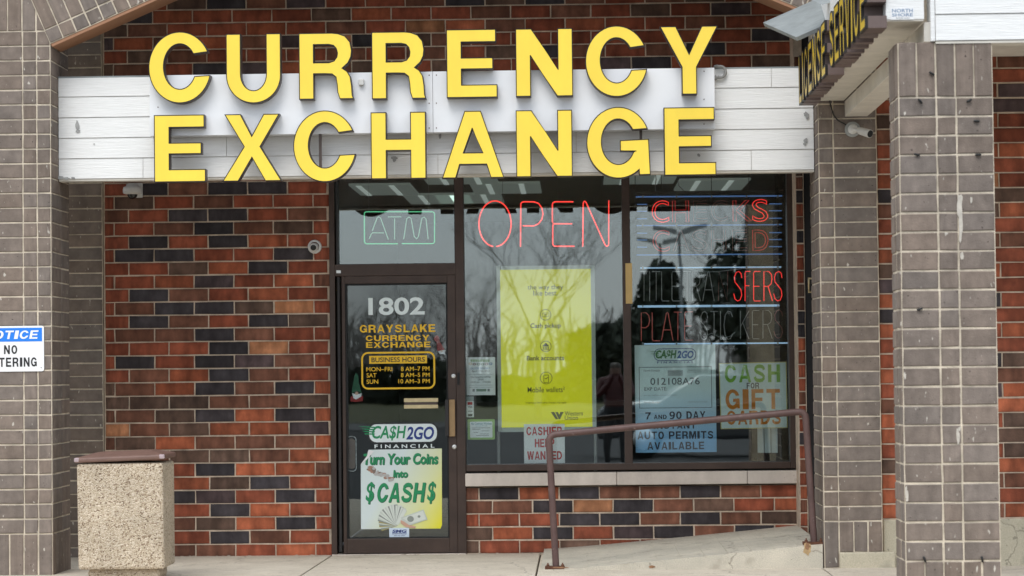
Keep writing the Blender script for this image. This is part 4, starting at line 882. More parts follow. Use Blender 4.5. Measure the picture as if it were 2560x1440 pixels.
mb = MB(); x0, x1, z0, z1 = pxbox((841, 676, 852, 683), -.04); mb.box(x0, x1, -.045, -.02, z0, z1); mb.build('hinge_cap', [STEEL], gd)
mb = MB(); mb.box(X_(830, 1390, -.05), X_(1165, 1390, -.05), -.06, .1, .0, zb_ - .0); mb.build('threshold', [SILL], gd)
mb = MB(); x0, x1, z0, z1 = pxbox((1113, 999, 1122, 1090), -.06); mb.box(x0, x1, -.075, -.02, z0, z1); mb.build('pull_bar', [BRONZED], gd, bevel=.003)
mb = MB(); x0, x1, z0, z1 = pxbox((1122.5, 999, 1137.5, 1091), -.05); mb.box(x0, x1, -.055, -.0265, z0, z1); mb.build('handle_plate', [mat('worn_gold', (.36, .23, .11), .5, .15, 12)], gd, bevel=.003)
for cy in (940, 1117):
    mb = MB(); p = at(1134 + (cy - 940) * .011, cy, -.03); mb.lathe([(.018, 0), (.018, .006), (.013, .009), (.006, .0095), (0, .0085)], (p.x, -.026, p.z), (0, -1, 0), 20); mb.build('lock', [STEEL], gd)
mb = MB(); x0, x1, z0, z1 = pxbox((1143, 932, 1149, 962), -.04); mb.box(x0, x1, -.042, -.034, z0, z1); mb.build('strike_plate', [GASKET], gd)
YD = YG - .0225     # vinyl on the outside of the door glass
mb = MB()
for a in ((1010, 995.5, 1095, 1005), (1010, 1012, 1095, 1021)): put_rect(mb, a, YD - .012, 0, .012)
put_rect(mb, (1011, 1005, 1094, 1012), YD - .006, 1, .006); mb.build('mail_slot', [BRASS, RET], gd)
mb = MB(); put_text(mb, '1802', (921, 743.5, 1061.5, 787.5), YD, 0, .022); mb.build('house_number', [VWH], gd)
dz = lambda a: tuple((830 + a[0] / 4, 680 + a[1] / 4, 830 + a[2] / 4, 680 + a[3] / 4))
dz2 = lambda a: tuple((830 + a[0] / 4, 1040 + a[1] / 4, 830 + a[2] / 4, 1040 + a[3] / 4))
mb = MB(); put_glyphs(mb, 'GRAYSLAKE', dz((278, 526, 1032, 603)), YD, 0, 0, .2); put_glyphs(mb, 'CURRENCY', dz((338, 632, 973, 688)), YD); put_glyphs(mb, 'EXCHANGE', dz((340, 699, 985, 755)), YD); mb.build('lettering', [GOLD], gd)
mb = MB(); put_ring(mb, dz((293, 797, 1032, 1172)), YD, .052, .0135); put_rect(mb, dz((372, 836, 950, 915)), YD); put_text(mb, 'BUSINESS HOURS', dz((395, 852, 928, 900)), YD - .001, 1, .012)
for s_, a in (('MON–FRI', (343, 950, 603, 993)), ('8 AM–7 PM', (688, 945, 975, 990)), ('SAT', (346, 1012, 445, 1055)), ('8 AM–5 PM', (688, 1008, 977, 1050)), ('SUN', (346, 1075, 462, 1118)), ('10 AM–3 PM', (663, 1070, 978, 1113))):
    put_text(mb, s_, dz(a), YD, 0, .008)
mb.build('opening_hours', [GOLD, K], gd)
def poly(mb, pts, f, Y, m):
    q = [at(f(x), 0, Y) for x in ()]; P2 = [at(*f(x, y), Y) for x, y in pts]; mb.prism([[(p.x, p.z) for p in P2]], front(Y + .0006), 0, .0006, m, m)
f1_ = lambda x, y: (830 + x / 4, 680 + y / 4); f2_ = lambda x, y: (830 + x / 4, 1040 + y / 4)
def disc(mb, cx, cy, rx, ry, f, Y, m, n=16): poly(mb, [(cx + rx * math.cos(2 * math.pi * k / n), cy + ry * math.sin(2 * math.pi * k / n)) for k in range(n)], f, Y, m)
YD_ = YD; YD = YG - .010; GNG = ink('gnome_green', (.012, .10, .045)); GNR = ink('gnome_red', (.30, .012, .012))
gn = MB(); poly(gn, [(1028, 690), (1018, 668), (1030, 640), (1050, 632), (1072, 650), (1075, 690), (1128, 775), (1105, 790), (1056, 790), (1048, 760), (1045, 700)], f1_, YD, 0)
poly(gn, [(1062, 795), (1095, 782), (1140, 782), (1130, 800), (1132, 828), (1110, 820), (1080, 822)], f1_, YD - .0008, 1); disc(gn, 1097, 790, 11, 10, f1_, YD - .0016, 2)
tag(gn.build('window_decal', [GNR, PAPW, ink('skin', (.6, .4, .3))]), 'small gnome decal with tall red hat right of gold lettering', 'decal', 'gnome decals', 'thing')
gn = MB(); poly(gn, [(195, 1215), (210, 1120), (225, 1040), (240, 1005), (262, 1030), (268, 1110), (296, 1210), (245, 1190)], f1_, YD, 0)
poly(gn, [(182, 1275), (190, 1245), (310, 1240), (308, 1290), (245, 1300), (190, 1295)], f1_, YD, 1); poly(gn, [(200, 1210), (245, 1225), (298, 1212), (292, 1245), (240, 1275), (215, 1262)], f1_, YD - .001, 2); disc(gn, 246, 1213, 17, 17, f1_, YD - .002, 3)
tag(gn.build('window_decal', [GNG, GNR, PAPW, ink('skin_b', (.6, .4, .3))]), 'small gnome decal with green hat at lower left of the hours', 'decal', 'gnome decals', 'thing')
YD = YD_
lg = MB(); put_rr(lg, dz2((352, 68, 1063, 272)), YD, .065, 1); put_rr(lg, dz2((372, 80, 1049, 260)), YD - .001, .056, 0)
put_text(lg, 'CA$H', dz2((400, 98, 742, 245)), YD - .002, 2, .022, .2); put_text(lg, '2GO', dz2((742, 106, 1020, 236)), YD - .002, 3, .03, .2)
for k in range(4): poly(lg, [(262 + 20 * k, 101 + 24 * k), (430, 108 + 22 * k), (425, 122 + 22 * k), (330, 112 + 24 * k)], f2_, YD - .003, 2)
put_text(lg, 'F I N A N C I A L', dz2((425, 283, 1025, 320)), YD, 4, .02)
tag(lg.build('logo_decal', [VWH, K, GRN, NAVY, VWH]), 'white pill shaped CA$H2GO FINANCIAL decal on the door glass', 'decal', kind='thing')
# coins poster
YQ = YD - .0
cpst = thing('poster', tuple(at(990, 1225, YQ)), 'green and yellow Turn Your Coins Into $CASH$ poster on the door', 'poster')
M = bpy.data.materials.new('coin_poster_paper'); M.use_nodes = True; n_ = M.node_tree; t = n_.nodes.new('ShaderNodeTexCoord'); s_ = n_.nodes.new('ShaderNodeSeparateXYZ'); n_.links.new(t.outputs['Generated'], s_.inputs[0])
ml = n_.nodes.new('ShaderNodeMath'); ml.operation = 'MULTIPLY_ADD'; ml.inputs[1].default_value = -.55; n_.links.new(s_.outputs['Z'], ml.inputs[0]); n_.links.new(s_.outputs['X'], ml.inputs[2])
r_ = n_.nodes.new('ShaderNodeValToRGB'); r_.color_ramp.elements[0].position = -.0; r_.color_ramp.elements[0].color = (.66, .75, .74, 1); r_.color_ramp.elements[1].position = .95; r_.color_ramp.elements[1].color = (.78, .72, .02, 1); k_ = r_.color_ramp.elements.new(.5); k_.color = (.70, .74, .42, 1)
n_.links.new(ml.outputs[0], r_.inputs[0]); n_.links.new(r_.outputs[0], n_.nodes['Principled BSDF'].inputs['Base Color'])
mb = MB(); poly(mb, [(288, 485), (345, 405), (365, 338), (1098, 325), (1100, 1090), (1085, 1125), (290, 1132)], f2_, YQ, 0); mb.build('sheet', [M], cpst)
mb = MB(); poly(mb, [(288, 480), (350, 400), (366, 338), (420, 352), (345, 440)], f2_, YQ - .006, 0); mb.build('curled_corner', [PAPW], cpst)
mb = MB()
for dxy, mm, dy in ((6, 1, -.001), (0, 0, -.002)):
    for s_, a, bo, sh in (('Turn Your Coins', (315, 372, 1060, 485), .045, .12), ('Into', (610, 540, 758, 615), .045, .1), ('CASH', (440, 668, 940, 862), .06, .2), ('$', (335, 660, 425, 880), .022, .2), ('$', (950, 655, 1037, 875), .022, .2)):
        (put_glyphs(mb, s_, dz2((a[0] + dxy, a[1] + dxy, a[2] + dxy, a[3] + dxy)), YQ + dy, mm, .14, .12) if s_ == 'CASH' else put_text(mb, s_, dz2((a[0] + dxy, a[1] + dxy, a[2] + dxy, a[3] + dxy)), YQ + dy, mm, bo * .8, sh))
mb.build('lettering', [GRN, GRND], cpst)
mb = MB()
for k in range(38):
    t_ = k / 37; cx = 370 + 230 * t_ + rnd.uniform(-22, 22); cy = 515 + 135 * t_ + rnd.uniform(-30, 22); r0 = rnd.uniform(13, 24); disc(mb, cx, cy, r0, r0 * .7, f2_, YQ - .001 - .0001 * k, rnd.choice((0, 1, 1, 2)), 12)
mb.build('coin_picture', [ink('coin_copper', (.36, .20, .14)), ink('coin_silver', (.45, .44, .42)), ink('coin_dark', (.22, .16, .13))], cpst)
mb = MB()
for k in range(30):
    a = R(198 - k * 4.7); cx, cy = 650, 1085; L_ = 160 + 48 * math.sin(R(k * 5.8)) + rnd.uniform(-6, 6); dx_, dy_ = math.cos(a), -math.sin(a); nx, ny = -dy_, dx_
    poly(mb, [(cx + nx * 16, cy + ny * 16), (cx + dx_ * L_ + nx * 22, cy + dy_ * L_ + ny * 15), (cx + dx_ * L_ - nx * 15, cy + dy_ * L_ - ny * 15), (cx - nx * 16, cy - ny * 16)], f2_, YQ - .001 - .0001 * k, (0, 2, 1, 2)[k % 4] if k > 8 else (3, 1, 0)[k % 3])
poly(mb, [(690, 1015), (915, 935), (955, 1035), (790, 1090), (700, 1085)], f2_, YQ - .0045, 0); poly(mb, [(705, 1022), (908, 950), (940, 1028), (790, 1075)], f2_, YQ - .005, 2); disc(mb, 785, 1030, 34, 30, f2_, YQ - .0055, 1); disc(mb, 870, 1005, 14, 13, f2_, YQ - .0055, 1)
poly(mb, [(685, 1040), (720, 1055), (770, 1090), (840, 1105), (830, 1122), (740, 1112), (690, 1075)], f2_, YQ - .006, 4)
mb.build('banknote_picture', [ink('note_pale', (.55, .60, .54)), ink('note_grey', (.26, .29, .26)), ink('note_light', (.66, .70, .64)), ink('note_gold', (.34, .30, .12)), ink('hand_tone', (.60, .36, .26))], cpst)
mb = MB(); put_rr(mb, dz2((572, 1118, 772, 1214)), YD - .007, .006, 0); put_text(mb, 'SMG', dz2((602, 1136, 748, 1166)), YD - .008, 1, .04, .15); put_rect(mb, dz2((602, 1168, 748, 1174)), YD - .008, 1); put_text(mb, 'SECURITY SYSTEMS INC', dz2((602, 1178, 746, 1186)), YD - .008, 1); put_text(mb, '800 700 5902', dz2((620, 1192, 728, 1200)), YD - .008, 1, .02)
tag(mb.build('window_sticker', [ink('sticker_blue_white', (.62, .72, .82)), NAVY]), 'small white SMG security sticker below the coins poster', 'sticker', kind='thing')
mb = MB(); x0, x1, z0, z1 = pxbox(dz2((155, 225, 232, 530)), YG - .010); mb.prism([rrect(x0, x1, z0, z1, .026)], front(YG - .010), -.004, 0); mb.build('inner_pull', [mat('inner_brown', (.15, .10, .075), .5, .1, 10)] * 2, gd)
mb = MB(); put_ring(mb, dz2((150, 200, 246, 556)), YG - .0125, .03, .007); mb.build('worn_sticker_edge', [mat('scratched', (.40, .41, .40), .8, .6, 60)], gd)

# ------------------------------------------------------------------ window posters (behind the glass)
YW = YG + .03
ypo = thing('poster_stand', tuple(at(1365, 1160, .16)), 'tall yellow money transfer poster in grey frame on a stand', 'poster')
Y0 = .16
mb = MB(); put_rect(mb, (1252, 673, 1479, 1068), Y0, 0, .004); mb.build('sheet', [YP], ypo)
mb = MB()
for a in ((1243, 664, 1252, 1079), (1479, 664, 1489, 1079), (1252, 664, 1479, 673), (1252, 1068, 1479, 1079)): put_rect(mb, a, Y0 - .01, 0, .02)
mb.build('frame', [mat('poster_frame', (.46, .52, .52), .4, .05, 5)], ypo)
for cx in (1246, 1488):
    mb = MB(); p = at(cx, 1079, Y0 + .02); mb.tube([(p.x, Y0 + .02, .45), (p.x, Y0 + .02, p.z)], .012, 8); mb.build('leg', [GPL], ypo)
INKY = ink('ink_olive', (.11, .11, .02))
mb = MB()
for s_, a, bo in (('the way they', (1319, 712, 1408, 727), .006), ('like best.', (1333, 726, 1394, 739), .006), ('Cash pickup', (1326, 808, 1402, 823), .02), ('Bank accounts', (1317, 889, 1410, 901), .02), ('Mobile wallets²', (1319, 967, 1412, 981), .004), ('¹Additional third-party charges may apply', (1314, 1004, 1416, 1010), 0), ('Western', (1412, 1028, 1457, 1039), .006), ('Union', (1412, 1039, 1445, 1050), .006)): put_text(mb, s_, a, Y0 - .002, 0, bo)
fi = lambda x, y: (x, y)
for cx, cy, r0 in ((1364, 787, 14), (1364.5, 866, 14), (1365.5, 945, 15.5)): put_ring(mb, (cx - r0, cy - r0, cx + r0, cy + r0), Y0 - .002, r0 / 330, .004)
put_ring(mb, (1355, 782, 1373, 792), Y0 - .002, .004, .003); put_rect(mb, (1361, 786, 1367, 788), Y0 - .002)
poly(mb, [(1357, 864), (1364.5, 857), (1372, 864), (1372, 866), (1357, 866)], fi, Y0 - .002, 0)
for k in range(4): put_rect(mb, (1358 + k * 4, 867, 1360 + k * 4, 873), Y0 - .002)
put_rect(mb, (1355, 874, 1374, 875.5), Y0 - .002); put_ring(mb, (1359, 937, 1372, 957), Y0 - .002, .004, .004)
poly(mb, [(1362, 946), (1363.5, 945), (1365, 947), (1369, 942), (1370, 943.5), (1365.2, 949)], fi, Y0 - .002, 0)
poly(mb, [(1377, 1030), (1386, 1030), (1396, 1048), (1389, 1048)], fi, Y0 - .002, 0); poly(mb, [(1388, 1030), (1395, 1030), (1398, 1037), (1401, 1030), (1409, 1030), (1400, 1048), (1397, 1048)], fi, Y0 - .002, 0)
mb.build('lettering', [INKY], ypo)
chw = thing('poster', tuple(at(1361, 1158, YW)), 'white paper reading CASHIER HELP WANTED in red behind the handrail', 'poster')
mb = MB(); put_rect(mb, (1310, 1060, 1412, 1158), YW); mb.build('sheet', [PAPER], chw)
mb = MB()
for s_, a in (('CASHIER', (1316, 1067, 1405, 1088)), ('HELP', (1337, 1097, 1386, 1118)), ('WANTED', (1318, 1128, 1405, 1149))): put_glyphs(mb, s_, a, YW - .002, 0, 0, .14)
mb.build('lettering', [REDI], chw)
nt1 = thing('paper_notice', tuple(at(1202, 988, YW)), 'white Easter Sunday opening notice at the left edge of the window', 'notice')
mb = MB(); put_rect(mb, (1166, 893, 1238, 988), YW); mb.build('sheet', [PAPER], nt1)
fn = lambda x, y: (1150 + x / 6.264, 880 + y / 6.264); nb = lambda a: fn(a[0], a[1]) + fn(a[2], a[3])
mb = MB()
for k in range(8): poly(mb, [(162 + k * 38, 118), (196 + k * 38, 116), (194 + k * 38, 156), (166 + k * 38, 154)], fn, YW - .002, 0)
for k, mm in enumerate((1, 2, 3, 3, 2, 4)): disc(mb, 160 + k * 64, 190 - (k % 5 == 0) * 6, 27, 20, fn, YW - .002, mm); disc(mb, 160 + k * 64, 190 - (k % 5 == 0) * 6, 12, 10, fn, YW - .003, 5)
for s_, a, mm in (('EASTER SUNDAY', (168, 240, 472, 272), 4), ('April 20th, 2025', (182, 282, 466, 320), 6), ('Our location will be', (166, 375, 482, 405), 6), ('OPEN', (278, 418, 368, 445), 6), ('10:00 am – 3:00 pm', (170, 458, 482, 488), 6)): put_text(mb, s_, nb(a), YW - .002, mm, .015)
for y in (348, 518, 550): put_rect(mb, nb((140, y, 512, y + 4)), YW - .002, 6)
put_rr(mb, nb((255, 578, 412, 618)), YW - .002, .003, 3); put_rr(mb, nb((195, 578, 232, 620)), YW - .002, .003, 6); put_rr(mb, nb((430, 578, 466, 618)), YW - .002, .003, 6)
mb.build('lettering', [ink('pale_green_print', (.36, .52, .30)), ink('peach', (.72, .55, .36)), ink('maroon', (.20, .06, .06)), ink('grey_green', (.22, .30, .24)), ink('steel_blue', (.20, .34, .52)), PAPER, GRY], nt1)
mb = MB(); put_rect(mb, (1166, 991, 1184.5, 1043), YW, 0); put_rect(mb, (1166, 991, 1184.5, 1002.5), YW - .001, 1); put_rect(mb, (1169, 1005, 1181, 1012), YW - .001, 2); put_text(mb, 'VISA', (1170, 1015, 1181, 1020), YW - .001, 3, .02); put_rect(mb, (1170, 1027, 1181, 1029), YW - .001, 4); put_rect(mb, (1170, 1035, 1181, 1041), YW - .001, 3)
tag(mb.build('window_sticker', [PAPER, ink('cool_grey', (.36, .42, .42)), REDI, K, GRY]), 'narrow strip of payment card stickers below the Easter notice', 'sticker', kind='thing')
gnn = thing('paper_notice', tuple(at(1202, 1100, YW)), 'green bordered No Contract Wireless notice low in the window', 'notice')
mb = MB(); put_rr(mb, (1169, 1048, 1237, 1099), YW, .006); mb.build('sheet', [ink('notice_green', (.34, .55, .16))], gnn)
mb = MB(); put_rr(mb, (1175, 1054, 1231, 1094), YW - .001, .006, 0); put_text(mb, 'No Contract Wireless', (1178, 1056, 1229, 1062), YW - .002, 1, .02); put_text(mb, 'Pay your bill here', (1189, 1063, 1218, 1067), YW - .002, 1)
for k, (a, b) in enumerate(((1180, 1226), (1181, 1200), (1204, 1224), (1184, 1196), (1200, 1222), (1190, 1222))): put_rect(mb, (a, 1069 + k * 3.8, b, 1070.2 + k * 3.8), YW - .002, 2)
mb.build('lettering', [PAPER, ink('teal_ink', (.12, .30, .36)), GRY], gnn)
# permit poster
pp = thing('poster', tuple(at(1690, 1130, YW)), 'pale blue auto permits poster with sample permit number', 'poster')
M = bpy.data.materials.new('permit_paper'); M.use_nodes = True; n_ = M.node_tree; t = n_.nodes.new('ShaderNodeTexCoord'); s_ = n_.nodes.new('ShaderNodeSeparateXYZ'); n_.links.new(t.outputs['Generated'], s_.inputs[0])
r_ = n_.nodes.new('ShaderNodeValToRGB'); r_.color_ramp.elements[0].position = .12; r_.color_ramp.elements[0].color = (.28, .56, .85, 1); r_.color_ramp.elements[1].position = .6; r_.color_ramp.elements[1].color = (.74, .88, .87, 1)
n_.links.new(s_.outputs['Z'], r_.inputs[0]); n_.links.new(r_.outputs[0], n_.nodes['Principled BSDF'].inputs['Base Color'])
mb = MB(); put_rect(mb, (1588, 862, 1790, 1131), YW); mb.build('sheet', [M], pp)
fp_ = lambda x, y: (1560 + x / 4.364, 850 + y / 4.364); pb = lambda a: fp_(a[0], a[1]) + fp_(a[2], a[3])
mb = MB(); put_ring(mb, pb((325, 92, 787, 228)), YW - .002, .045, .005, 0); put_text(mb, 'CA$H', pb((345, 110, 575, 215)), YW - .003, 1, .04, .2); put_text(mb, '2GO', pb((578, 116, 760, 200)), YW - .003, 2, .04, .2)
for k in range(3): poly(mb, [(262 + 14 * k, 122 + 18 * k), (380, 126 + 18 * k), (376, 136 + 18 * k)], fp_, YW - .004, 1)
put_text(mb, 'F I N A N C I A L', pb((362, 232, 762, 254)), YW - .002, 0, .01); mb.build('logo', [NAVY, ink('olive_green', (.10, .26, .10)), ink('logo_blue', (.02, .12, .38))], pp)
mb = MB(); put_ring(mb, pb((165, 292, 958, 742)), YW - .002, .002, .004, 0)
put_text(mb, '012108A76', pb((288, 412, 826, 488)), YW - .002, 0, .004); put_text(mb, 'EXP DATE:', pb((222, 516, 470, 552)), YW - .002, 0, .0); put_text(mb, 'Permit Number', pb((215, 322, 395, 345)), YW - .002, 1); put_text(mb, 'Permit Number', pb((222, 670, 400, 692)), YW - .002, 1); put_text(mb, 'Illinois Secretary of State', pb((700, 320, 912, 338)), YW - .002, 1); put_text(mb, 'Drive Away Vehicle Permit', pb((690, 342, 915, 358)), YW - .002, 1); put_text(mb, 'Illinois Secretary of State', pb((705, 668, 908, 684)), YW - .002, 1); put_text(mb, 'permit valid for the period shown', pb((222, 596, 580, 610)), YW - .002, 1)
for k in range(22): put_rect(mb, pb((480 + k * 7.4, 330, 484 + k * 7.4, 392)), YW - .002, 1)
mb.build('sample_permit', [ink('print_grey', (.09, .11, .12)), GRY], pp)
mb = MB()
for s_, a, bo in (('7', (232, 788, 292, 866), .04), ('AND', (326, 816, 466, 862), .035), ('90 DAY', (495, 778, 888, 862), .04), ('INSTANT', (320, 900, 786, 968), .04), ('AUTO PERMITS', (148, 996, 975, 1080), .04), ('AVAILABLE', (255, 1112, 875, 1194), .04)): put_glyphs(mb, s_, pb(a), YW - .002, 0, 0, .2)
mb.build('lettering', [ink('permit_ink', (.025, .03, .05))], pp)
gc = thing('poster', tuple(at(1885, 1072, YW)), 'white CASH FOR GIFT CARDS poster with green and orange letters', 'poster')
mb = MB(); P4 = [at(x, y, YW) for x, y in ((1797, 908), (1966, 904), (1969, 1070), (1802, 1073))]; mb.prism([[(p.x, p.z) for p in P4]], front(YW + .0006), 0, .0006, 0, 0); mb.build('sheet', [ink('poster_edge', (.62, .56, .18))], gc)
mb = MB(); P4 = [at(x, y, YW - .001) for x, y in ((1799, 910), (1964, 906), (1967, 1068), (1804, 1071))]; mb.prism([[(p.x, p.z) for p in P4]], front(YW - .0004), 0, .0006, 0, 0)
for s_, a, mm in (('CASH', (1097, 268, 1702, 462), 1), ('FOR', (1338, 466, 1474, 530), 2), ('GIFT', (1108, 536, 1702, 755), 3), ('CARDS', (1120, 770, 1715, 922), 3)): put_glyphs(mb, s_, pb(a), YW - .003, mm, 0, .2)
mb.build('lettering', [PALET, LIME, K, ORA], gc)

# ------------------------------------------------------------------ neon signs
def nz_(pts, ox, oy, s_, Y): return [at(ox + x / s_, oy + y / s_, Y) for x, y in pts]
op = thing('neon_sign', tuple(at(1363, 620, .12)), 'red lit OPEN tube sign hanging in the left window pane', 'neon sign', 'neon window signs')
o4 = lambda P: nz_(P, 1140, 430, 5.333, .12)
S = [[(520 + 215 * math.sin(R(a)), 690 + 305 * math.cos(R(a))) for a in range(4, 358, 10)],
     [(860, 995), (864, 430), (872, 408), (900, 397), (1040, 397), (1100, 418), (1145, 480), (1160, 560), (1145, 630), (1100, 690), (1040, 718), (890, 718)],
     [(1565, 397), (1320, 397), (1295, 408), (1285, 430), (1285, 660), (1300, 690), (1550, 690)], [(1300, 690), (1290, 720), (1290, 960), (1300, 982), (1320, 990), (1580, 990)],
     [(1690, 995), (1695, 425), (1702, 398), (1716, 390), (1732, 402), (1985, 965), (2000, 985), (2018, 990), (2032, 975), (2036, 955), (2037, 380)]]
for nm, idx in (('letter_tube', (0,)), ('letter_tube', (1,)), ('letter_tube', (2, 3)), ('letter_tube', (4,))):
    mb = MB()
    for i in idx: mb.tube(o4(S[i]), .0048, 6)
    mb.build(nm, [NRED], op)
mb = MB()
for cx in (1257, 1395, 1505): 
    p = at(cx, 505, .125); mb.tube([(p.x, .125, p.z), (p.x, .125, ztf)], .0015, 5)
mb.build('hanging_wire', [BLK], op)
an = thing('neon_sign', tuple(at(998, 610, .12)), 'pale green ATM tube sign in a rounded border above the door', 'neon sign', 'neon window signs')
o3 = lambda P: nz_(P, 820, 430, 5.333, .12)
mb = MB(); mb.tube(o3([(930, 957), (515, 957), (492, 945), (486, 925), (484, 560), (492, 538), (512, 530), (1390, 530), (1412, 538), (1420, 560), (1420, 925), (1412, 948), (1392, 955), (985, 955)]), .0044, 6); mb.build('border_tube', [NGRN], an)
NG2 = emat('neon_pale_green', (.34, .60, .45), .38)
for P in ([[(550, 890), (575, 830), (595, 810), (745, 812)], [(590, 785), (655, 610), (675, 597), (700, 612), (805, 900)]], [[(800, 598), (975, 598)], [(888, 620), (888, 900)]], [[(1010, 895), (1050, 620), (1080, 600), (1108, 620), (1150, 860), (1180, 892), (1206, 860), (1250, 620), (1280, 600), (1308, 630), (1335, 895)]]):
    mb = MB()
    for q in P: mb.tube(o3(q), .0038, 6)
    mb.build('letter_tube', [NG2], an)
mb = MB()
for cx in (922, 1072): 
    p = at(cx, 530, .125); mb.tube([(p.x, .125, p.z), (p.x, .125, ztf)], .0012, 5)
mb.build('hanging_wire', [GPL], an)
ck = thing('neon_sign', tuple(at(1770, 860, .12)), 'partly lit red and blue CHECKS CASHED neon sign in the right pane', 'neon sign', 'neon window signs')
o5 = lambda P: nz_(P, 1560, 430, 3.2, .12)
def outline_letter(ch, box, mt):
    cu = bpy.data.curves.new('t', 'FONT'); cu.body = ch; cu.fill_mode = 'NONE'; cu.offset = .03; cu.resolution_u = 4
    ob = bpy.data.objects.new('t', cu); COL.objects.link(ob); bpy.context.view_layer.update()
    me = bpy.data.meshes.new_from_object(ob.evaluated_get(bpy.context.evaluated_depsgraph_get()))
    vs = [v.co.copy() for v in me.vertices]; ed = {}
    for e in me.edges: ed.setdefault(e.vertices[0], []).append(e.vertices[1]); ed.setdefault(e.vertices[1], []).append(e.vertices[0])
    x0, x1 = min(v.x for v in vs), max(v.x for v in vs); y0, y1 = min(v.y for v in vs), max(v.y for v in vs)
    X0, X1, Z0, Z1 = pxbox(box, .12); seen = set(); mb = MB()
    for s0 in ed:
        if s0 in seen: continue
        loop = [s0]; seen.add(s0); cur = s0
        while True:
            nx = [q for q in ed[cur] if q not in seen]
            if not nx: break
            cur = nx[0]; seen.add(cur); loop.append(cur)
        if len(loop) > 3: mb.tube([(X0 + (vs[i].x - x0) / (x1 - x0) * (X1 - X0), .12, Z0 + (vs[i].y - y0) / (y1 - y0) * (Z1 - Z0)) for i in loop], .0032, 5, closed=True)
    bpy.data.objects.remove(ob); bpy.data.curves.remove(cu); bpy.data.meshes.remove(me)
    return mb
tb = lambda a: (1560 + a[0] / 3.2, 430 + a[1] / 3.2, 1560 + a[2] / 3.2, 430 + a[3] / 3.2)
for ch, a, mt in (('C', (225, 230, 358, 402), NRED2), ('H', (388, 230, 518, 400), NREDD), ('E', (556, 232, 665, 392), NOFFR), ('C', (700, 228, 825, 392), NOFFR), ('K', (872, 228, 1020, 392), NREDD), ('S', (1028, 220, 1150, 395), NRED2),
                  ('C', (232, 468, 362, 635), NREDD), ('A', (392, 470, 520, 632), NOFFR), ('S', (548, 466, 665, 632), NOFFR), ('H', (700, 466, 815, 630), NOFFR), ('E', (868, 464, 985, 628), NOFFR), ('D', (1030, 464, 1152, 627), NREDD)):
    mb = outline_letter(ch, tb(a), mt)
    if mb.f: mb.build('letter_tube', [mt], ck)
SG = {'T': [[(0, 1), (1, 1)], [(.5, 1), (.5, 0)]], 'I': [[(.5, 0), (.5, 1)]], 'L': [[(0, 1), (.02, .06), (.1, 0), (1, 0)]], 'E': [[(1, 1), (.15, 1), (.05, .94), (.05, .06), (.15, 0), (1, 0)], [(.05, .5), (.85, .5)]],
      'R': [[(.05, 0), (.05, 1), (.6, 1), (.88, .9), (.95, .75), (.85, .58), (.55, .5), (.1, .5)], [(.5, .5), (1, 0)]], 'A': [[(0, 0), (.42, .96), (.5, 1), (.58, .96), (1, 0)], [(.2, .38), (.8, .38)]], 'N': [[(0, 0), (.05, 1), (.95, 0), (1, 1)]],
      'S': [[(.95, .78), (.85, .94), (.6, 1), (.3, .97), (.08, .82), (.15, .64), (.5, .52), (.85, .38), (.95, .2), (.75, .04), (.45, 0), (.15, .07), (0, .25)]], 'F': [[(1, 1), (.12, 1), (.05, .94), (.05, 0)], [(.05, .52), (.8, .52)]],
      'P': [[(.05, 0), (.05, 1), (.6, 1), (.9, .9), (1, .72), (.88, .55), (.55, .47), (.1, .47)]], 'C': [[(.95, .8), (.75, .97), (.45, 1), (.15, .85), (.02, .5), (.15, .15), (.45, 0), (.75, .03), (.95, .2)]], 'K': [[(.05, 0), (.05, 1)], [(1, 1), (.08, .45)], [(.3, .58), (1, 0)]]}
for ch, x0, x1, mt in (('T', 130, 190, NOFF), ('I', 196, 216, NOFF), ('T', 225, 290, NOFF), ('L', 300, 360, NOFF), ('E', 380, 450, NOFF), ('T', 475, 535, NOFF), ('R', 545, 612, NOFF), ('A', 630, 722, NOFF), ('N', 755, 830, NOFFR), ('S', 878, 946, NRED2), ('F', 966, 1012, NRED2), ('E', 1034, 1092, NRED2), ('R', 1116, 1188, NRED2), ('S', 1198, 1268, NRED2)):
    mb = MB()
    for q in SG[ch]: mb.tube(o5([(x0 + a * (x1 - x0), 1032 - b * 236) for a, b in q]), .0032, 5)
    mb.build('letter_tube', [mt], ck)
for ch, x0, x1, mt in (('P', 135, 205, NPINK), ('L', 225, 288, NPINK), ('A', 300, 392, NPINK), ('T', 400, 462, NPINK), ('E', 482, 550, NPINK), ('S', 610, 672, NOFF), ('T', 690, 752, NOFF), ('I', 762, 782, NOFF), ('C', 798, 872, NOFF), ('K', 928, 1000, NOFF), ('E', 1024, 1082, NOFF), ('R', 1108, 1186, NOFF), ('S', 1200, 1272, NOFFR)):
    mb = MB(); sl2 = lambda x: 1352 - (x - 135) * .02
    for q in SG[ch]: mb.tube(o5([(x0 + a * (x1 - x0), sl2(x0) - b * 226) for a, b in q]), .0032, 5)
    mb.build('letter_tube', [mt], ck)
for y, a, b, r0, mt in ((195, 95, 1265, .006, NBLU), (425, 100, 1265, .005, NBLU), (660, 100, 1265, .005, NBLU), (764, 130, 1258, .0055, NPALE), (1072, 110, 1242, .009, NPALE), (1372, 160, 1312, .006, NPALE)):
    mb = MB(); mb.tube(o5([(a, y + 4), (b, y - 4)]), r0, 6); mb.build('bar_tube', [mt], ck)
mb = MB()
for y in (255, 310, 370, 485, 540, 597): mb.tube(o5([(1162, y), (1262, y)]), .0042, 6); mb.tube(o5([(105, y + 4), (185, y + 4)]), .0042, 6)
mb.build('short_bars', [NBLU], ck)
mb = MB(); pz = [at(1560 + x / 3.2, 430 + 165 / 3.2, .14) for x in (90, 300, 700, 1000, 1275)]
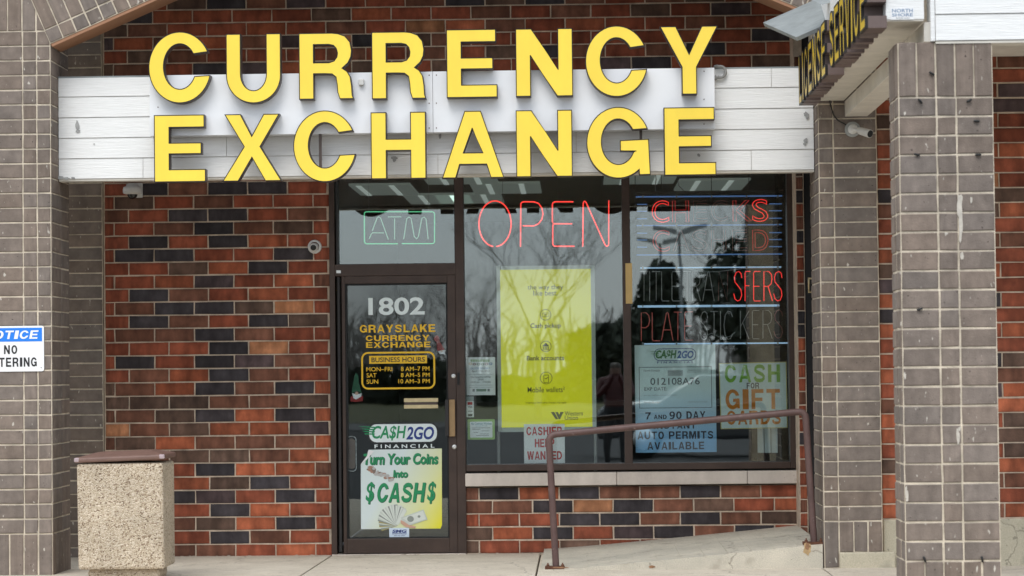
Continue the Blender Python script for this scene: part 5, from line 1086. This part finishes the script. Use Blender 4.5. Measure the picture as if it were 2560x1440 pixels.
for q in pz: mb.tube([(q.x, .14, q.z - 1.1), (q.x, .14, ztf)], .0028, 5)
a_, b_ = at(1588, 482, .14), at(1959, 480, .14); mb.box(a_.x, b_.x, .135, .15, a_.z - .015, a_.z + .008); mb.build('sign_frame', [BLK], ck)
for P in ([(430, 60), (440, 110), (480, 150), (500, 165)], [(250, 0), (258, 60), (250, 110), (256, 165)], [(500, 772), (640, 800), (760, 795), (960, 770), (1200, 766)], [(600, 1280), (640, 1320), (700, 1290), (790, 1330), (860, 1310), (890, 1280)]):
    mb = MB(); mb.tube([q + Vector((0, .02, 0)) for q in o5(P)], .0035, 6); mb.build('cable', [GPL], ck)
for cx in (150, 420, 700, 980, 1230):
    for cy in (196, 425, 764, 1072, 1372):
        q = at(1560 + cx / 3.2, 430 + cy / 3.2, .125); mb = MB(); mb.box(q.x - .006, q.x + .006, .112, .142, q.z - .010, q.z + .010); mb.build('tube_clip', [GPL], ck)

# ------------------------------------------------------------------ interior
ZC = 2.98
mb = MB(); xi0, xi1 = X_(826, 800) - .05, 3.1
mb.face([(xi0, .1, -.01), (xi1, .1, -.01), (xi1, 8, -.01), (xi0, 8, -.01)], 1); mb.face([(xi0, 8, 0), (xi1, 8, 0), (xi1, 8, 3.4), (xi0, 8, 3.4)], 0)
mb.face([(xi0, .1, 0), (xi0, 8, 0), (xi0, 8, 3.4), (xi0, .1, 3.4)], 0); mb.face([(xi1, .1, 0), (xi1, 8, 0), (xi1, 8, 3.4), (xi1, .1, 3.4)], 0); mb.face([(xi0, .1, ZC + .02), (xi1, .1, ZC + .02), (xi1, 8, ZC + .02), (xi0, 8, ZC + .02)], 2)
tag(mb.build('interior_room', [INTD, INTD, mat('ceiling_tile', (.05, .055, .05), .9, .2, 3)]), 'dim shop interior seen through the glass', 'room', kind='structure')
for px_, py_, lb in ((950, 475, 'above the ATM sign'), (1098, 498, 'right of the ATM sign, lower'), (1150, 446, 'between ATM and OPEN signs'), (1266, 471, 'above the O of OPEN'), (1175, 497, 'left of the O of OPEN'), (1600, 446, 'at the top left of the right pane'), (1778, 463, 'above the CHECKS CASHED sign')):
    c = atz(px_, py_, ZC); t_ = thing('ceiling_light', (c.x, c.y, ZC), 'dim fluorescent ceiling light seen ' + lb, 'ceiling light', 'ceiling lights inside the shop')
    mb = MB(); mb.box(c.x - .30, c.x + .30, c.y - .6, c.y + .6, ZC - .004, ZC + .015); mb.build('diffuser', [TROF], t_)
    for dx_ in (-.14, .14):
        mb = MB(); mb.box(c.x + dx_ - .022, c.x + dx_ + .022, c.y - .58, c.y + .58, ZC - .009, ZC - .0045); mb.build('tube', [TUBE], t_)
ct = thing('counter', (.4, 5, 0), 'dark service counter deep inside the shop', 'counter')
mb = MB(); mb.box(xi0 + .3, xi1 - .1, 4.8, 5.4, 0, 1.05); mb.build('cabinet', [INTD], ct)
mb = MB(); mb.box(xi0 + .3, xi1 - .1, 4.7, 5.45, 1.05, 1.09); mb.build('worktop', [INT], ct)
vb = thing('louvre_panel', tuple(at(1920, 1150, .4)), 'white panel of vertical slats low behind the gift card poster', 'panel')
for k in range(3):
    mb = MB(); put_rect(mb, (1894 + k * 17.2, 1066, 1909.5 + k * 17.2, 1132), .4, 0, .02); mb.build('slat', [PALET], vb)
mb = MB(); put_rect(mb, (1894, 1132.5, 1944, 1152), .41, 0, .03); mb.build('stand', [BLK], vb)
mb = MB()
for x in (xi0 + .02, X_(1360, 900)): pass
# ------------------------------------------------------------------ what stands across the car park (seen mirrored in the glass)
def mir(px, py, Yd): # point at depth Yd (negative) whose mirror image in the glass is seen at this pixel
    p_ = at(px, py, -Yd); return Vector((p_.x, Yd, p_.z))
GZ = -.19
def branchy(mb, p, d, L_, r_, depth, rg, m=0):
    pts = [p]; q = p.copy(); dd = d.copy()
    for k in range(4):
        dd = (dd + Vector((rg.uniform(-.16, .16), rg.uniform(-.16, .16), rg.uniform(-.03, .12)))).normalized(); q = q + dd * (L_ / 4); pts.append(q.copy())
    mb.tube(pts, [r_ * (1 - .4 * k / 4) for k in range(5)], 5 if depth < 3 else 3, m, caps=False)
    if depth >= 5: return
    for k in range(3 if depth < 2 else rg.choice((2, 3))):
        a = rg.uniform(0, 6.283); t_ = rg.uniform(.45, 1.0); s_ = pts[min(4, max(1, round(t_ * 4)))]
        nd = (dd + Vector((math.cos(a), math.sin(a), rg.uniform(-.1, .5))) * rg.uniform(.5, .9)).normalized()
        branchy(mb, s_, nd, L_ * rg.uniform(.6, .8), r_ * .58, depth + 1, rg, m)
def bare_tree(x, y, h, label, seed, group):
    rg = random.Random(seed); t_ = thing('bare_tree', (x, y, GZ), label, 'tree', group)
    mb = MB(); mb.tube([(x, y, GZ), (x + .03, y, GZ + h * .16), (x, y + .03, GZ + h * .32)], [h * .017, h * .013, h * .010], 8); mb.build('trunk', [BARK], t_)
    mb = MB()
    for k in range(4):
        a = k * 1.57 + rg.uniform(-.4, .4); branchy(mb, Vector((x, y, GZ + h * (.26 + .02 * k))), Vector((math.cos(a) * .55, math.sin(a) * .55, 1)).normalized(), h * .27, h * .0042, 0, rg)
    mb.build('crown', [BARK], t_)
pt = mir(1345, 900, -62)
bare_tree(pt.x, pt.y, 8.6, 'bare branching tree across the car park, mirrored behind OPEN', 3, 'bare trees across the car park')
for i, (px_, yd, h) in enumerate(((1905, -80, 9.5), (1180, -95, 7.5), (930, -110, 7), (1060, -105, 7.5))):
    q = mir(px_, 900, yd); bare_tree(q.x, q.y, h, ['leafless tree mirrored at the right of the right pane', 'leafless tree mirrored at the left of the big window', 'leafless tree mirrored at the left of the door glass', 'leafless tree mirrored at the right of the door glass'][i], 20 + i, 'bare trees across the car park')
mb = MB(); rg = random.Random(5)
for k in range(700):
    x = rg.uniform(-42, 40); y = -rg.uniform(118, 135); h = rg.uniform(2.6, 5.4); mb.tube([(x, y, GZ), (x + rg.uniform(-.3, .3), y, h * .6), (x + rg.uniform(-.7, .7), y, h)], [.09, .07, .02], 3, caps=False)
    for j in range(3): z_ = h * rg.uniform(.4, .9); mb.tube([(x, y, z_), (x + rg.uniform(-1.2, 1.2), y, z_ + rg.uniform(.4, 1.4))], [.04, .015], 3, caps=False)
tag(mb.build('bare_woodland', [mat('far_bark', (.27, .245, .22), .95, .3, 1)]), 'far belt of leafless woodland', 'woodland', kind='stuff')
def leafy(name, c, rx, ry, rz_, n_, label, cat, seed):
    rg = random.Random(seed); mb = MB(); c = Vector(c)
    for k in range(n_):
        a, b = rg.uniform(0, 6.283), rg.uniform(-1, 1); rr2 = rg.uniform(.55, 1.05); s_ = math.sqrt(1 - b * b); p_ = c + Vector((rx * rr2 * s_ * math.cos(a), ry * rr2 * s_ * math.sin(a), rz_ * rr2 * b))
        if p_.z < GZ: p_.z = GZ + .05
        u_ = Vector((rg.uniform(-1, 1), rg.uniform(-1, 1), rg.uniform(-1, 1))).normalized(); v_ = u_.orthogonal().normalized(); l_ = rg.uniform(.10, .26)
        mb.face([p_ - u_ * l_, p_ + v_ * l_ * .6, p_ + u_ * l_, p_ - v_ * l_ * .6])
    mb.tube([(c.x, c.y, GZ), (c.x, c.y, c.z)], [.12, .05], 6, 1)
    return tag(mb.build(name, [LEAF, BARK]), label, cat, 'evergreens across the car park', 'thing')
for i, (px_, py_, yd, rx, rz_) in enumerate(((1850, 740, -75, 1.7, 2.2), (1920, 790, -72, 1.5, 2.0), (1650, 790, -70, .9, 2.0), (1600, 860, -80, 1.3, 1.3), (1520, 880, -70, 1.5, .9))):
    q = mir(px_, py_, yd); leafy('evergreen_tree', (q.x, q.y, max(1.2, q.z)), rx, rx, max(rz_, 1.0) if q.z > 1.2 else 1.2, 1500, ['dark evergreen mirrored in the upper right pane', 'dark evergreen mirrored at the right edge', 'slim evergreen mirrored beside the lamp posts', 'low evergreen mirrored left of the lamp posts', 'low dark evergreen mirrored beside the mullion'][i], 'tree', 40 + i)
rg = random.Random(9); mb = MB()
for k in range(7000):
    x = rg.uniform(-40, 40); y = rg.uniform(-99, -96); z_ = rg.uniform(GZ, 1.5 + .5 * math.sin(x * .6)); l_ = rg.uniform(.15, .4); u_ = Vector((rg.uniform(-1, 1), rg.uniform(-1, 1), rg.uniform(-1, 1))).normalized(); v_ = u_.orthogonal()
    p_ = Vector((x, y, z_)); mb.face([p_ - u_ * l_, p_ + v_ * l_ * .6, p_ + u_ * l_, p_ - v_ * l_ * .6])
mb.box(-40, 40, -98.4, -97, GZ, 1.1); tag(mb.build('hedge', [LEAF]), 'long dark hedge beyond the car park', 'hedge', kind='stuff')
mb = MB(); mb.face([(-60, -112, GZ + .03), (60, -112, GZ + .03), (60, -58, GZ + .03), (-60, -58, GZ + .03)]); tag(mb.build('grass_verge', [GRASS]), kind='structure')
mb = MB(); mb.face([(-60, -57.8, GZ + .02), (60, -57.8, GZ + .02), (60, -50, GZ + .02), (-60, -50, GZ + .02)]); tag(mb.build('road', [mat('road', (.11, .11, .11), .85, .15, 1)]), kind='structure')
for i, (px_, top, yd) in enumerate(((1702, 580, -60), (1648, 608, -78))):
    q = mir(px_, top, yd); lp = thing('lamp_post', (q.x, q.y, GZ), ['taller car park lamp post mirrored in the right pane', 'farther car park lamp post mirrored left of the taller one'][i], 'lamp post', 'car park lamp posts')
    mb = MB(); mb.tube([(q.x, q.y, GZ), (q.x, q.y, q.z)], .06, 8); mb.build('pole', [GPL], lp)
    for s_ in (-1, 1):
        mb = MB(); mb.hexa([(q.x + s_ * .1, q.y - .2, q.z - .08), (q.x + s_ * .85, q.y - .2, q.z + .10), (q.x + s_ * .85, q.y + .2, q.z + .10), (q.x + s_ * .1, q.y + .2, q.z - .08)], [(q.x + s_ * .1, q.y - .2, q.z + .08), (q.x + s_ * .85, q.y - .2, q.z + .24), (q.x + s_ * .85, q.y + .2, q.z + .24), (q.x + s_ * .1, q.y + .2, q.z + .08)]); mb.build('lamp_head', [GPL], lp)
# parked car
cx_, cy_ = 2.55, -26.0
car = thing('parked_car', (cx_, cy_, GZ), 'dark grey car parked behind the viewpoint, mirrored in the right pane', 'car')
CARP = mat('car_paint', (.035, .036, .04), .25, .03, 2, spec=.6, coat=.6)
prof = [(-2.15, .35), (-2.18, .75), (-2.05, .92), (-1.05, 1.02), (-.35, 1.45), (.95, 1.47), (1.65, 1.08), (2.12, 1.0), (2.2, .6), (2.1, .33)]
mb = MB(); Pc = lambda u, v, n: (cx_ + u, cy_ - n, GZ + v); mb.prism([prof], Pc, -.85, .85, 0, 0); mb.build('body', [CARP], car, bevel=.06)
mb = MB(); mb.prism([[(-.92, 1.06), (-.32, 1.40), (.90, 1.42), (1.45, 1.08)]], Pc, -.856, .856, 0, 0); mb.build('side_window', [SMOKE], car)
mb = MB(); mb.face([Pc(-1.06, 1.03, -.7), Pc(-1.06, 1.03, .7), Pc(-.38, 1.455, .62), Pc(-.38, 1.455, -.62)]); mb.build('windscreen', [SMOKE], car)
for u_ in (-1.35, 1.32):
    for s_ in (-1, 1):
        mb = MB(); mb.lathe([(.10, .0), (.33, .0), (.34, .05), (.34, .19), (.33, .21)], (cx_ + u_, cy_ - s_ * .66, GZ + .34), (0, -s_, 0), 24); wh = mb.build('wheel', [BLK], car)
        mb = MB(); mb.lathe([(.0, .20), (.06, .215), (.20, .205), (.21, .18)], (cx_ + u_, cy_ - s_ * .66, GZ + .34), (0, -s_, 0), 16); mb.build('rim', [STEEL], car)
for s_ in (-.6, .6):
    mb = MB(); mb.lathe([(.12, 0), (.11, .03), (0, .05)], (cx_ - 2.10, cy_ + s_, GZ + .72), (-1, 0, .1), 12); mb.build('headlight', [STEEL], car)
# person beside the camera (mirrored in the glass)
def person(x, y):
    me = bpy.data.meshes.new('person'); V = []; E = []; RR = []
    def add(p_, r_, par=None):
        V.append(p_); RR.append(r_); i = len(V) - 1
        if par is not None: E.append((par, i))
        return i
    pel = add((0, 0, .95), .155); ab = add((0, 0, 1.12), .15, pel); ch = add((0, -.01, 1.32), .17, ab); nk = add((0, 0, 1.48), .065, ch); hd = add((0, .02, 1.60), .095, nk); add((0, .02, 1.70), .085, hd)
    for s_ in (-1, 1):
        h_ = add((s_ * .10, 0, .86), .10, pel); k_ = add((s_ * .12, .02, .48), .065, h_); an_ = add((s_ * .13, 0, .09), .045, k_); add((s_ * .15, .16, .04), .04, an_)
        sh = add((s_ * .20, 0, 1.40), .075, ch); el = add((s_ * .28, .10, 1.16), .052, sh); wr = add((s_ * .09, .26, 1.36), .036, el); pm = add((s_ * .06, .29, 1.44), .035, wr)
        for k in range(4): b_ = add((s_ * (.075 - .012 * k), .31, 1.47 + .02 * (k % 2)), .011, pm); add((s_ * (.03 - .006 * k), .33, 1.50 - .014 * k), .008, b_)
        t_ = add((s_ * .035, .27, 1.43), .011, pm); add((s_ * .02, .29, 1.40), .008, t_)
    me.from_pydata(V, E, []); ob = bpy.data.objects.new('person', me); COL.objects.link(ob); ob.location = (x, y, GZ + .0)
    sk = ob.modifiers.new('skin', 'SKIN'); 
    for i, d_ in enumerate(me.skin_vertices[0].data if me.skin_vertices else []): d_.radius = (RR[i], RR[i]); d_.use_root = (i == 0)
    if not me.skin_vertices:
        b = bmesh.new(); b.from_mesh(me); ly = b.verts.layers.skin.verify(); b.verts.ensure_lookup_table()
        for i, v in enumerate(b.verts): v[ly].radius = (RR[i], RR[i]); v[ly].use_root = (i == 0)
        b.to_mesh(me); b.free()
    ob.modifiers.new('sub', 'SUBSURF').levels = 1; ob.modifiers['sub'].render_levels = 2
    M = bpy.data.materials.new('clothing'); M.use_nodes = True; n_ = M.node_tree; t = n_.nodes.new('ShaderNodeTexCoord'); s_ = n_.nodes.new('ShaderNodeSeparateXYZ'); n_.links.new(t.outputs['Object'], s_.inputs[0])
    r_ = n_.nodes.new('ShaderNodeValToRGB'); r_.color_ramp.interpolation = 'CONSTANT'; e = r_.color_ramp.elements; e[0].color = (.012, .012, .014, 1); e[1].position = .5; e[1].color = (.06, .008, .007, 1); k_ = e.new(.755); k_.color = (.20, .12, .09, 1); k_ = e.new(.80); k_.color = (.05, .035, .025, 1)
    mu = n_.nodes.new('ShaderNodeMath'); mu.operation = 'MULTIPLY'; mu.inputs[1].default_value = .5; n_.links.new(s_.outputs['Z'], mu.inputs[0]); n_.links.new(mu.outputs[0], r_.inputs[0]); n_.links.new(r_.outputs[0], n_.nodes['Principled BSDF'].inputs['Base Color']); me.materials.append(M)
    return tag(ob, 'person in red jacket and black trousers, seen only mirrored in the window', 'person', kind='thing')
person(.62, -19.6)
